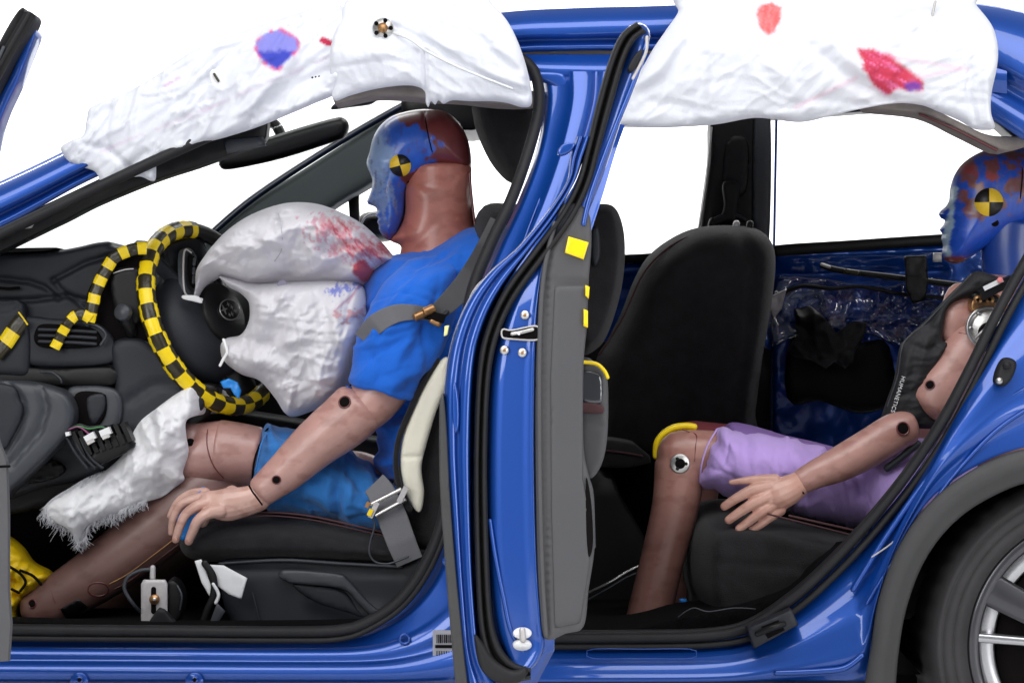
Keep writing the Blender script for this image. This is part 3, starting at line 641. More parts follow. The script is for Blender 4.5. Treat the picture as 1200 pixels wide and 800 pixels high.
part('seat_piping', tube([Q(702, 416, 1.10), Q(730, 372, 1.09), Q(752, 324, 1.09), Q(776, 296, 1.09), Q(806, 278, 1.10), Q(846, 270, 1.12)], .0024, seg=6), STITCH, ps)
for x in (862, 878): part('headrest_socket', tube([Q(x, 268, 1.16), Q(x+1, 262, 1.16)], .008, seg=10), ALU if x < 870 else BLACKP, ps)
part('seat_base', slab([(690, 530), (800, 540), (880, 540), (880, 740), (690, 740)], 1.0, 1.5, 10, st=20), CARPET, ps)
# silver wire lying across the floor
part('floor_cable', tube([Q(690, 694, .62), Q(715, 682, .6), Q(735, 670, .6), Q(756, 660, .6)], .0035, seg=8), STEEL)
part('floor_cable', tube([Q(690, 702, .60), Q(715, 688, .58), Q(735, 676, .58), Q(756, 668, .58)], .0025, seg=8), PLAST2)
rs = part('rear_seat', pillow([(800, 640), (806, 606), (826, 590), (870, 588), (930, 600), (1000, 616), (1100, 640), (1100, 700), (1000, 720), (830, 716), (806, 690)], .62, .40, 26, st=5, disp=lambda x, y: .006*fbm(x/50, y/30, 3)+vfolds(x, y, (820, 600, 1000, 700), 26, 34, .004, 9)+wr(st2(x, y), ([(822, 640), (900, 645), (1000, 660)], -.004, 3))), SEATF)
part('seat_piping', tube([Q(925, 604, .226), Q(960, 612, .222), Q(1000, 621, .222), Q(1030, 628, .222)], .0025, seg=6), STITCH, rs)
part('seat_piping', tube([Q(900, 602, .222), Q(960, 617, .218), Q(1000, 627, .218), Q(1030, 634, .218)], .0018, seg=6), STITCH, rs)
part('backrest', slab([(1215, 336), (1260, 330), (1340, 340), (1340, 740), (1080, 700), (1080, 610), (1130, 500)], .46, 1.2, 22, st=16), SEATF, rs)
part('seat_gap_lining', tube([Q(1040, 548, .3), Q(1056, 536, .3), Q(1075, 520, .3)], .008, seg=8), PLAST2, rs)
# ------------------------------------------------------------------ dashboard
gr = lambda x, y: wr(st2(x, y), ([(-60, 322), (0, 326), (34, 330), (52, 336), (68, 350)], -.010, 2.5), ([(-60, 356), (30, 352), (68, 348), (78, 346), (100, 352)], -.012, 2.5), ([(62, 328), (100, 308), (140, 296), (168, 288)], -.010, 2.6), ([(62, 328), (70, 338), (100, 362)], -.008, 2.5))+.004*fbm(x/60, y/30, 2)
dsh = part('dashboard', slab([(-80, 300), (0, 297), (40, 296), (62, 294), (90, 289), (112, 284), (128, 283), (134, 289), (164, 288), (172, 294), (174, 330), (178, 420), (180, 480), (150, 540), (60, 570), (-80, 580)], .40, 1.55, 8, st=2.8, disp=gr), PLAST)
part('cowl_trim', slab([(-80, 298), (0, 296), (60, 293), (66, 290), (0, 291), (-80, 293)], .38, 1.5, 1, st=8), BLACKP, dsh)
part('demister_slot', tube([Q(-4, 337, .385), Q(10, 338, .385), Q(22, 337, .385)], .003, seg=8), HOLE, dsh)
part('instrument_hood', slab([(100, 352), (116, 318), (136, 300), (160, 293), (168, 300), (172, 400), (150, 424), (110, 410)], .375, .5, 6, st=6), HOLE, dsh)
part('binnacle', slab([(150, 290), (200, 292), (250, 306), (262, 360), (250, 450), (180, 480), (150, 420)], .72, 1.3, 10, st=14), BLACKP, dsh)
part('instrument_lens', slab([(128, 322), (156, 312), (166, 320), (166, 372), (140, 380)], .362, .38, 5, st=6), BLACKP, dsh)
part('chrome_strip', tube([Q(133, 320, .356), Q(146, 316, .354), Q(156, 315, .354)], .0012, seg=6), ALU, dsh)
part('side_bezel', slab([(100, 356), (116, 322), (132, 306), (126, 326), (114, 350), (104, 384), (96, 376)], .355, .38, 3, st=4), PLAST2, dsh)
v = part('air_vent', slab([(26, 372), (60, 373), (108, 377), (126, 388), (134, 402), (128, 426), (36, 428), (28, 400)], .365, .42, 5, st=5), PLAST, dsh)
part('vent_opening', slab([(44, 382), (70, 380), (106, 384), (118, 396), (112, 406), (46, 406)], .352, .37, 3, st=5), HOLE, v)
for yy in (386, 393, 400): part('vent_slat', tube([Q(46, yy, .350), Q(80, yy+1, .348), Q(112, yy+3, .350)], .0035, seg=8, ky=.6), PLAST, v)
part('vent_bezel', tube([Q(98, 378, .35), Q(114, 382, .345), Q(124, 392, .345), Q(118, 404, .345)], .003, seg=8), PLAST2, v)
part('vent_panel', slab([(-80, 352), (-40, 350), (20, 352), (28, 368), (34, 390), (34, 424), (30, 440), (0, 440), (-80, 440)], .355, .40, 6, st=6, disp=lambda x, y: wr(st2(x, y), ([(-60, 360), (8, 361), (22, 352)], -.008, 2.5))), PLAST, dsh)
part('glovebox_top', slab([(-80, 436), (20, 430), (60, 432), (130, 430), (140, 440), (130, 452), (60, 452), (-80, 452)], .36, .42, 4, st=8), BLACKP, dsh)
part('knee_panel', slab([(130, 404), (160, 396), (196, 418), (232, 456), (236, 480), (200, 500), (150, 530), (128, 500), (134, 450)], .36, .6, 8, st=7, disp=lambda x, y: wr(st2(x, y), ([(150, 470), (180, 450), (230, 450)], -.01, 4))), PLAST, dsh)
part('knee_panel_lower', slab([(150, 478), (176, 458), (230, 448), (256, 456), (240, 490), (200, 520), (160, 540), (140, 520)], .40, .8, 6, st=9), BLACKP, dsh)
part('cubby', slab([(78, 458), (100, 452), (128, 454), (140, 462), (143, 476), (138, 500), (118, 520), (92, 530), (78, 500)], .345, .40, 5, st=5), PLAST2, dsh)
part('cubby_opening', slab([(88, 462), (118, 460), (124, 468), (122, 488), (106, 506), (90, 500)], .335, .35, 3, st=5), HOLE, dsh)
part('cubby_flap', slab([(102, 466), (121, 462), (122, 480), (110, 498), (104, 490)], .332, .336, 2, st=5), PLAST, dsh)
part('side_panel', slab([(-80, 448), (0, 446), (34, 448), (66, 456), (80, 466), (86, 484), (80, 506), (50, 540), (16, 572), (-10, 592), (-80, 600)], .27, .36, 9, st=5, disp=lambda x, y: wr(st2(x, y), ([(8, 448), (24, 468), (27, 484), (18, 512), (2, 532)], -.012, 3), ([(46, 450), (54, 478), (46, 505), (10, 545)], -.010, 3))), PLAST2, dsh)
part('side_panel_face', slab([(-80, 454), (6, 450), (22, 468), (26, 484), (14, 512), (-4, 530), (-80, 540)], .262, .28, 4, st=6), PLAST, dsh)
part('panel_lip', tube([Q(48, 436, .345), Q(60, 436, .34), Q(70, 443, .335), Q(72, 448, .335)], .002, seg=6), PLAST2, dsh)
part('lower_dash', slab([(-80, 560), (20, 560), (80, 520), (150, 510), (160, 540), (120, 570), (60, 590), (30, 600), (-80, 610)], .42, 1.5, 6, st=12), BLACKP, dsh)
part('ribbed_duct', slab([(36, 545), (62, 540), (76, 550), (60, 562), (30, 566)], .38, .42, 3, st=4, disp=lambda x, y: .004*np.sin(x*1.3)), BLACKP, dsh)
# column and stalk
part('steering_column', tube([Q(120, 470, .53), Q(185, 420, .53), Q(245, 385, .53)], m2(34, .53), seg=24), PLAST, dsh)
s_ = part('wiper_stalk', tube([Q(144, 367, .34), Q(152, 385, .36), Q(160, 400, .42), Q(180, 410, .5)], [.012, .013, .010, .010], seg=14), BLACKP, dsh)
part('stalk_knob', disc(Q(144, 366, .326), (-.3, -1, .2), m2(10, .33), .008, dome=.002), PLAST2, s_)
# ------------------------------------------------------------------ steering wheel
e1 = Vector((.923, 0, .383)); U = Vector((.383, 0, -.923)); Vv = (e1*-.51+Vector((0, -.86, 0))).normalized(); Nn = U.cross(Vv); Nn = Nn if Nn.y < 0 else -Nn
SC_ = Q(248, 372, .5)
def SW(u, v, n): return SC_+U*u+Vv*v+Nn*n
RR = .196
sw = part('steering_wheel', tube([SW(RR*math.cos(a), RR*math.sin(a), 0) for a in [2*math.pi*k/24 for k in range(24)]], .0165, seg=20, closed=True, step=.012, up=Nn), BLACKP)
seg = 16; nA = 118; a0, a1 = math.radians(-18), math.radians(196); mb = M(); V = []; mi = []
for i in range(nA+1):
    a = a0+(a1-a0)*i/nA
    er = U*math.cos(a)+Vv*math.sin(a)
    for k in range(seg):
        b = 2*math.pi*(k-1)/seg+.25; rad = .0192+.0008*math.sin(i*2.1+k*1.7)+.0004*RNG.random()
        V.append(SC_+er*(RR+rad*math.cos(b))+Nn*rad*math.sin(b))
F = []
for i in range(nA):
    for k in range(seg):
        F.append((i*seg+k, i*seg+(k+1) % seg, (i+1)*seg+(k+1) % seg, (i+1)*seg+k)); mi.append(((i//5)+(k//4)) % 2)
mb.add(V, F, mi); part('chequered_tape', mb, [TAPEY, TAPEB], sw)
hubm = []
def wdisc(name, cu, cv, ru, rv, n0, n1, m, par, rings=((1, 0), (1, .7), (.93, 1), (0.001, 1.1)), seg=36):
    V = [SW(cu+ru*r*math.cos(2*math.pi*k/seg), cv+rv*r*math.sin(2*math.pi*k/seg), n0+(n1-n0)*h) for r, h in rings for k in range(seg)]
    mb = M().add(V, [(i*seg+k, i*seg+(k+1) % seg, (i+1)*seg+(k+1) % seg, (i+1)*seg+k) for i in range(len(rings)-1) for k in range(seg)])
    hubm.append(mb); return part(name, mb, m, par)
wdisc('wheel_centre', .01, .02, .12, .115, -.03, .022, PLAST, sw, rings=((1.05, -.3), (1.04, .3), (.9, .8), (.5, 1), (.001, 1.05)))
wdisc('airbag_cover', .0, -.005, .066, .062, .01, .036, BLACKP, sw)
em = wdisc('emblem_plate', .0, -.012, .024, .036, .036, .040, BLACKP, sw)
def SWe(u, v, n=.0425): return SW(0+u, -.012+v, n)
part('emblem_ring', tube([SWe(.022*math.cos(a), .034*math.sin(a)) for a in [2*math.pi*k/20 for k in range(20)]], .0013, seg=8, closed=True, up=Nn), STEEL, em)
for (u, v, s) in ((-.004, .016, .011), (-.012, -.004, .005), (-.004, -.012, .005), (.010, -.004, .005), (.006, -.018, .005), (.010, .006, .004)):
    V = []
    for k in range(8):
        a = 2*math.pi*k/8; r = s*(1 if k % 2 == 0 else .28); V.append(SWe(u+r*math.cos(a), v+r*math.sin(a)*1.1, .0418))
    V += [v_-Nn*.002 for v_ in V]; F = [tuple(range(8)), tuple(reversed(range(8, 16)))]+[(k, (k+1) % 8, (k+1) % 8+8, k+8) for k in range(8)]
    part('emblem_star', M().add(V, F), STEEL, em, flat=True)
def spoke(name, pts, th, m, nn=.012, **k):
    p = smooth(pts, .006, True); V = [SW(a, b, nn) for a, b in p]+[SW(a, b, nn-th) for a, b in p]; n = len(p)
    V2 = [SW(*(p.mean(0)*.12+A(q)*.88), nn+.004) for q in p]; V += V2
    F = [(i, (i+1) % n, (i+1) % n+n, i+n) for i in range(n)]+[(2*n+i, 2*n+(i+1) % n, (i+1) % n, i) for i in range(n)]+[tuple(range(2*n, 3*n)), tuple(reversed(range(n, 2*n)))]
    return part(name, M().add(V, F), m, sw)
spoke('wheel_spoke', [(-.10, .06), (-.165, .09), (-.175, -.06), (-.12, -.07), (-.05, -.02), (-.04, .06)], .03, PLAST, .0)
spoke('wheel_spoke', [(.05, .02), (.05, -.03), (.17, -.06), (.18, .03)], .025, BLACKP, -.005)
sp = spoke('button_panel', [(-.135, -.005), (-.15, .03), (-.075, .075), (-.05, .055), (-.065, .03)], .012, PLAST2, .020)
spoke('button_panel_inset', [(-.125, .006), (-.136, .026), (-.084, .058), (-.066, .05), (-.075, .032)], .012, HOLE, .0235)
for u, v in ((-.12, .02), (-.102, .034), (-.085, .046)): part('button', tube([SW(u-.004, v-.004, .027), SW(u+.006, v+.004, .027)], .004, seg=8), PLAST2, sw)
part('spoke_trim', tube([SW(-.14, .012, .024), SW(-.145, .034, .024), SW(-.07, .078, .02), SW(-.045, .058, .018)], .0022, seg=8), ALU, sw)
part('spoke_chrome', tube([SW(-.10, -.03, .016), SW(-.06, -.02, .018), SW(-.045, .0, .018)], .004, seg=8), ALU, sw)
# ------------------------------------------------------------------ chequered tape stuck on the dashboard
def strip(name, pts, w, Y, nseg, parent=None, start=0, **kw):
    """tape as quads across a picture path: alternating squares"""
    p = resample([(x, y, yy) for (x, y), yy in zip(pts, Y)], nseg*3+1); mb = M(); V = []; mi = []
    for i, q in enumerate(p):
        t = p[min(i+1, len(p)-1)]-p[max(i-1, 0)]; n = A((-t[1], t[0])); n /= np.linalg.norm(n)+1e-9; jit = (RNG.random()-.5)*1.0
        for s in (-1, -.33, .33, 1):
            for d in (0, .0025): V.append(Q(q[0]+n[0]*s*w/2+jit, q[1]+n[1]*s*w/2, q[2]+d+.0012*math.sin(i*1.9+s*3)))
    F = []
    for i in range(len(p)-1):
        c = (i//3+start) % 2
        for k in range(3):
            a = i*8+k*2; F.append((a, a+2, a+10, a+8)); F.append((a+1, a+9, a+11, a+3)); mi += [c, c]
        F.append((i*8, i*8+8, i*8+9, i*8+1)); F.append((i*8+6, i*8+7, i*8+15, i*8+14)); mi += [c, c]
    mb.add(V, F, mi); return obj(name, mb, [TAPEY, TAPEB], parent, **kw)
strip('chequered_tape_strip', [(172, 291), (162, 291), (150, 294), (134, 302), (122, 320), (113, 340), (108, 360), (104, 377)], 14.5, [.352, .35, .348, .345, .345, .34, .338, .338], 11, label='yellow and black chequered tape curving over the instrument hood of the dashboard', cat='tape')
strip('chequered_tape_strip', [(106, 374), (97, 368), (88, 370), (80, 378), (72, 392), (64, 408)], 12.5, [.333, .332, .333, .334, .338, .34], 7, label='short yellow and black tape strip hanging down across the air vent slats', cat='tape')
strip('chequered_tape_strip', [(-6, 416), (6, 402), (16, 388), (26, 374)], 19, [.343, .343, .343, .343], 3, start=1, label='dark tape piece with one yellow square beside the air vent', cat='tape')
part('tape_edge', tube([Q(22, 366, .34), Q(28, 374, .338), Q(32, 380, .338)], .0018, seg=6), TAPEY, dsh)
# ------------------------------------------------------------------ relay block with plugs
rb = thing('relay_block', 'black finned relay block with white plugs dangling under the dashboard', 'relay block', Q(115, 550, .30))
part('block_base', slab([(100, 540), (108, 548), (156, 524), (150, 516), (138, 508)], .29, .34, 2, st=5), BLACKP, rb, flat=False)
for i in range(8):
    x, y = 84+i*8, 538-i*3.5
    part('fin', box(Q(x+10, y-18+i*1.5, .31), .009, .05, .055-.002*i, .42), BLACKP, rb, flat=True)
for i in range(3): part('block_rail', tube([Q(76+i*9, 508+i*3, .29), Q(88+i*9, 530+i*3, .285), Q(102+i*9, 548, .285)], .003, seg=8), PLAST, rb)
for x, y, a in ((106, 512, .5), (124, 506, .4), (80, 508, .2)):
    c = part('plug', box(Q(x, y, .275), .022 if x > 90 else .008, .02, .014 if x > 90 else .008, a), PAPER, rb, flat=True)
    if x > 90: part('plug_collar', box(Q(x+1, y+5, .275), .016, .022, .008, a), STEEL, c, flat=True)
for col_, dy in (((60, 130, 70), 0), ((150, 70, 120), 3), ((40, 40, 44), -2)):
    part('wire', tube([Q(78, 504, .28), Q(92, 499+dy, .27), Q(104, 502+dy, .27), Q(120, 500+dy*.5, .27), Q(126, 505, .275)] if dy != 3 else [Q(78, 504, .28), Q(92, 500, .27), Q(104, 508, .27)], .0016, seg=6), mat('wire_colour', col_, rough=.5), rb)
# ------------------------------------------------------------------ instruments on the floor
br = thing('slotted_bracket', 'pale metal bracket with a slot, bolt and grey hose on the cabin floor', 'bracket', Q(181, 735, .2))
fr = [(165, 732), (165, 684), (168, 679), (193, 679), (196, 684), (196, 724), (188, 732)]
part('plate', slab(fr, .20, .208, 1.5, st=5, sharp=True), ALU, br)
part('slot', tube([Q(180, 690, .199), Q(180, 716, .199)], m2(3, .2), seg=12, ky=.3), HOLE, br)
part('bolt', disc(Q(181, 702, .196), (0, -1, 0), m2(6, .2), .004, dome=.003), BRASS, br)
part('bolt_centre', disc(Q(181, 702, .190), (0, -1, 0), m2(2.4, .2), .003), STEEL, br)
part('hose_fitting', tube([Q(179, 665, .215), Q(179, 678, .215)], m2(3.4, .2), seg=12), ALU, br)
part('hose', tube([Q(179, 667, .22), Q(165, 668, .22), Q(150, 676, .22), Q(146, 690, .22), Q(155, 706, .22), Q(164, 716, .23)], .004, seg=10), PLAST2, br)
part('mount', slab([(196, 682), (208, 684), (214, 700), (210, 724), (198, 732)], .21, .28, 3, st=5), BLACKP, br)
part('mount_ring', tube([Q(208, 686, .205), Q(213, 698, .2), Q(211, 714, .205)], .002, seg=8), PLAST2, br)
part('rubber_foot', slab([(172, 732), (186, 712), (192, 714), (200, 724), (206, 734), (172, 736)], .185, .23, 2, st=4), RUBBER, br)
part('foot_plate', slab([(160, 732), (170, 730), (172, 736), (160, 737)], .19, .22, 1, st=4), ALU, br)
tg = thing('torn_paper_tag', 'torn white paper tag tied to black straps below the front seat', 'paper tag', Q(260, 735, .22))
part('tag_sheet', pillow([(244, 661), (262, 662), (290, 677), (283, 702), (268, 696), (252, 684), (246, 672)], .235, .0015, 2, st=3, sharp=True, disp=lambda x, y: .004*fbm(x/12, y/12, 2)), PAPER, tg)
part('tag_fold', pillow([(228, 657), (236, 655), (241, 668), (252, 698), (256, 702), (250, 706), (236, 682)], .228, .003, 3, st=2.5, sharp=True), PAPER, tg)
part('strap', tube([Q(240, 660, .222), Q(250, 676, .22), Q(250, 696, .22), Q(242, 716, .22), Q(236, 734, .22)], .007, seg=10, ky=.4), BLACKP, tg)
part('strap', tube([Q(250, 684, .218), Q(256, 696, .218), Q(253, 706, .218)], .0035, seg=8), PAPER, tg)
part('metal_tongue', slab([(254, 706), (264, 716), (253, 734), (244, 735), (248, 722)], .212, .218, 1.5, st=4, sharp=True), PLAST2, tg)
# ------------------------------------------------------------------ opened rear door, seen on its latch edge
YD = -.95
def branch(name, loc, label):
    o = empty(name, loc); WORLD[o.name] = Vector(loc); o.parent = car; o.location = Vector(loc)-WORLD['car']; o['label'] = label; return o
rd = branch('rear_door', Q(600, 800, YD), 'blue rear door swung wide open showing its latch edge and grey trim')
OL = [(762, 40), (752, 30), (738, 30), (724, 48), (714, 76), (700, 122), (688, 172), (668, 216), (640, 256), (604, 300), (568, 334), (546, 362), (530, 400), (521, 450), (520, 520), (526, 600), (534, 690), (544, 790), (548, 815)]
# dark seal channel, between outer flange and inner face
S1 = [(746, 26), (728, 40), (714, 70), (700, 118), (688, 168), (676, 212), (656, 250), (622, 296), (590, 340), (570, 384), (560, 430), (556, 520), (556, 620), (560, 720), (568, 768), (582, 790), (600, 798), (622, 796)]
S2 = [(758, 38), (744, 48), (732, 74), (718, 122), (704, 172), (692, 216), (672, 258), (640, 302), (606, 348), (586, 390), (575, 440), (571, 520), (572, 620), (576, 710), (584, 750), (596, 770), (608, 778), (622, 782)]
FL = [(676, 160), (668, 186), (664, 212), (644, 244), (608, 288), (574, 318), (548, 352), (530, 396), (521, 450), (520, 520), (526, 600), (533, 690), (541, 790), (544, 822)]
FR = [(694, 160), (684, 186), (674, 214), (652, 252), (618, 298), (588, 342), (569, 384), (559, 430), (555, 520), (555, 620), (558, 700), (566, 768), (586, 800), (600, 822)]
def YC(c, y): return [(a, b, y) for a, b in c]
part('door_outer_flange', blend(YC(FL, YD), YC(FR, YD), [(0, .30), (0, .03), (.04, .008), (.12, .0), (.34, -.004), (.40, .004), (.52, .006), (.60, -.006), (.82, -.008), (.90, .010), (1, .045)], 140), BLUE, rd)
p = resample(YC(S1, YD), 120); q = resample(YC(S2, YD), 120)
rows = [p*(1-t)+q*t+A((0, 0, dy)) for t, dy in ((-.02, .04), (0, .0), (.10, -.012), (.26, -.016), (.36, -.010), (.44, .006), (.54, .008), (.60, -.008), (.74, -.014), (.92, -.010), (1.0, .0), (1.02, .04))]
mb = M(); n = 120; mb.add([Q(*a) for r in rows for a in r], [(i*n+j, i*n+j+1, (i+1)*n+j+1, (i+1)*n+j) for i in range(len(rows)-1) for j in range(n-1)])
part('door_seal', mb, RUBBER, rd)
IR = [(672, 240), (654, 270), (640, 296), (634, 326), (630, 380), (628, 460), (628, 560), (631, 660), (636, 730), (638, 760), (622, 784), (600, 784)]
IL = [(664, 244), (646, 282), (620, 322), (600, 352), (586, 390), (576, 440), (572, 540), (573, 640), (580, 720), (590, 756), (600, 776), (602, 786)]
part('door_inner_face', blend(YC(IL, YD+.004), YC(IR, YD+.004), [(0, .012), (.08, .0), (.3, -.003), (.7, -.004), (.88, -.006), (.93, -.010), (.97, -.006), (1, .02)], 120), BLUE, rd)
part('door_pressing', tube([Q(574, 610, YD+.002), Q(580, 650, YD), Q(590, 700, YD), Q(600, 742, YD), Q(622, 776, YD+.006)], .0035, seg=8), BLUE, rd)
part('door_shell', slab([(664, 250), (640, 290), (600, 330), (566, 360), (550, 400), (540, 460), (538, 560), (544, 680), (556, 780), (580, 800), (630, 800), (650, 762), (650, 330), (672, 262)], YD+.05, -.10, 6, st=30), BLUE, rd)
# upper window frame: blue channel and rubber, leaning with the glass line
fr_ = [(700, 246), (698, 210), (712, 165), (734, 112), (752, 72), (760, 44), (752, 34)]
part('window_frame', tube([Q(a, b, YD+.03) for a, b in [(676, 250), (694, 205), (710, 158), (726, 108), (742, 66), (750, 42)]]+[Q(744, 40, YD+.2), Q(742, 48, -.5), Q(738, 70, -.12)], .016, seg=14, ky=1.0), BLUE, rd)
part('frame_edge', tube([Q(a, b, YD-.004) for a, b in [(684, 262), (690, 236), (702, 200), (720, 152), (738, 108), (752, 70), (758, 48)]], .0042, seg=10), BLUE, rd)
part('frame_chrome', tube([Q(a, b, YD-.006) for a, b in [(742, 92), (750, 76), (757, 60), (758, 44)]], .003, seg=10), ALU, rd)
part('corner_rubber', slab([(736, 80), (746, 62), (754, 58), (748, 74), (741, 84)], YD-.012, YD+.02, 1.5, st=4), RUBBER, rd)
part('frame_cap', slab([(654, 176), (662, 168), (674, 168), (668, 178), (656, 182)], YD-.008, YD+.02, 2, st=3), BLUE, rd)
# grey interior trim
tr = part('inner_trim', slab([(655, 246), (668, 238), (684, 242), (692, 256), (693, 290), (690, 330), (688, 380), (684, 430), (684, 520), (690, 556), (696, 580), (697, 640), (690, 690), (684, 734), (664, 742), (638, 748), (631, 700), (628, 600), (627, 460), (630, 372), (636, 312)], YD-.004, -.15, 5, st=6, disp=lambda x, y: wr(st2(x, y), ([(652, 250), (642, 320), (640, 420), (640, 560), (643, 740)], -.006, 2.0), ([(650, 330), (690, 332)], -.006, 1.6))), TRIM, rd)
part('trim_edge', tube([Q(a, b, YD-.008) for a, b in [(650, 262), (638, 316), (633, 380), (632, 470), (633, 580), (636, 680), (640, 744)]], .004, seg=8), TRIM, rd)
part('trim_panel', slab([(650, 335), (689, 335), (687, 380), (683, 430), (683, 560), (691, 600), (691, 660), (680, 730), (650, 736), (646, 600), (645, 440)], YD-.007, YD+.02, 2.5, st=8, sharp=True), TRIM, tr)
part('armrest', slab([(683, 424), (700, 426), (710, 436), (713, 460), (712, 510), (706, 542), (694, 560), (684, 552), (680, 500)], YD+.06, -.45, 6, st=5, disp=lambda x, y: wr(st2(x, y), ([(676, 494), (708, 496)], -.006, 1.6))), TRIM, tr)
part('armrest_gloss', slab([(682, 436), (702, 438), (706, 446), (704, 472), (680, 468)], YD+.055, YD+.08, 3, st=4), mat('gloss_black', (50, 52, 58), rough=.12, coat=1), tr)
part('armrest_stripe', slab([(676, 472), (704, 474), (706, 484), (676, 482)], YD+.053, YD+.08, 2, st=4), STITCH, tr)
part('armrest_piping', tube([Q(680, 424, YD+.05), Q(698, 426, YD+.05), Q(708, 434, YD+.05), Q(712, 442, YD+.05)], .003, seg=8), TAPEY, tr)
part('pull_handle', tube([Q(688, 560, YD+.03), Q(694, 600, YD+.03), Q(696, 640, YD+.03)], .003, seg=8), PLAST2, tr)
part('map_pocket', slab([(687, 560), (693, 590), (695, 636), (690, 652), (687, 620)], YD-.008, YD+.01, 1.5, st=4), HOLE, tr)
y_ = part('yellow_square', slab([(666, 277), (690, 284), (684, 304), (662, 296)], YD-.012, YD-.002, 1, st=4, sharp=True), TAPEY, tr)
part('yellow_square', slab([(686, 334), (691, 336), (690, 350), (686, 346)], YD-.014, YD, 1, st=4, sharp=True), TAPEY, tr)
part('yellow_square', slab([(684, 362), (689, 364), (689, 384), (684, 382)], YD-.014, YD, 1, st=4, sharp=True), TAPEY, tr)
la = part('latch', slab([(590, 386), (600, 387), (626, 383), (630, 390), (628, 397), (600, 396), (590, 394)], YD-.010, YD, 2, st=2.5), HOLE, rd)
part('latch_rim', tube([Q(a, b, YD-.008) for a, b in [(589, 386), (600, 387), (628, 382), (631, 390), (629, 398), (600, 397), (589, 395)]], .0016, seg=8, closed=True), ALU, la)
part('latch_claw', tube([Q(600, 391, YD-.012), Q(612, 389, YD-.014), Q(624, 386, YD-.012)], .003, seg=8), STEEL, la); part('latch_pin', disc(Q(608, 391, YD-.014), (0, -1, 0), m2(1.8, YD), .003), PAPER, la)
for x, y in ((615, 369), (591, 410), (612, 413)):
    s_ = part('screw', disc(Q(x, y, YD-.003), (0, -1, 0), m2(5.4, YD), .003, dome=.001), STEEL, rd); part('screw_socket', disc(Q(x, y, YD-.009), (0, -1, 0), m2(2, YD), .002), BRASS, s_)
for y in (737, 751):
    part('drain_plug', disc(Q(612, y, YD-.004), (.1, -1, .3 if y < 745 else -.3), m2(11, YD), .005, dome=.002), mat('white_plastic', (222, 222, 224), rough=.35), rd).scale = (1, 1, .62)
part('plug_stem', tube([Q(612, 738, YD-.014), Q(613, 749, YD-.014)], .005, seg=10), ALU, rd)
part('corner_rubber', pillow([(556, 744), (566, 752), (580, 772), (600, 784), (616, 780), (618, 790), (606, 800), (580, 798), (562, 780)], YD-.01, .012, 6, st=3), RUBBER, rd)
part('outer_cladding', slab([(515, 470), (519, 462), (523, 500), (527, 580), (534, 670), (543, 760), (548, 815), (536, 815), (528, 740), (520, 640), (515, 560)], YD-.012, YD+.3, 3, st=6), CLAD, rd)
part('flange_recess', pillow([(530, 450), (534, 446), (538, 470), (538, 500), (532, 506), (529, 480)], YD+.0, .005, 3, st=2), BLUE, rd)
part('flange_sticker', slab([(521, 382), (526, 381), (524, 392), (520, 394)], YD-.004, YD+.03, 1, st=3, sharp=True), mat('cream_sticker', (225, 225, 150), rough=.5), rd)
part('hinge_cover', slab([(550, 348), (562, 330), (580, 320), (584, 328), (570, 340), (556, 352)], YD+.25, -.5, 2, st=5), ALU, rd)
# front door: only its trailing edge reaches into the picture
fd_ = branch('front_door', Q(-30, 790, -.92), 'front door edge at the left, grey trim below and rubber window frame above')
mb = M(); o_ = smooth([(-60, 470), (-4, 500), (2, 520), (10, 540), (12, 600), (12, 690), (15, 730), (12, 774), (-60, 778)], 14, True, True)
k = len(o_); L0 = [Q(x, y, -.90) for x, y in o_]; L1 = [v+Vector((-.95, .80, 0)) for v in L0]; L00 = [Q(x-3+(4 if x < -50 else 0), y, -.905) for x, y in o_]
mb.add(L00+L0+L1, [tuple(reversed(range(k)))]+[(i+a, (i+1) % k+a, (i+1) % k+k+a, i+k+a) for a in (0, k) for i in range(k)]+[tuple(range(2*k, 3*k))])
part('trim_panel', mb, TRIM, fd_, flat=True)
part('trim_split', tube([Q(-30, 548, -.905), Q(11, 546, -.905)], .002, seg=6), HOLE, fd_)
part('window_frame', slab([(-40, 220), (-8, 130), (14, 84), (34, 40), (41, 34), (40, 44), (20, 96), (0, 142), (-20, 220)], -.92, -.86, 3, st=5), BLUE, fd_)
part('frame_rubber', slab([(-60, 180), (-20, 90), (6, 36), (22, 12), (27, 9), (29, 14), (34, 13), (41, 20), (36, 34), (22, 56), (6, 86), (-12, 126), (-40, 200)], -.955, -.90, 3, st=3, disp=lambda x, y: .006*np.sin((x*.86+y*.5)*.55)), RUBBER, fd_)
part('frame_bead', tube([Q(4, 56, -.96), Q(-4, 74, -.96), Q(-12, 92, -.96)], .003, seg=8), PLAST2, fd_)
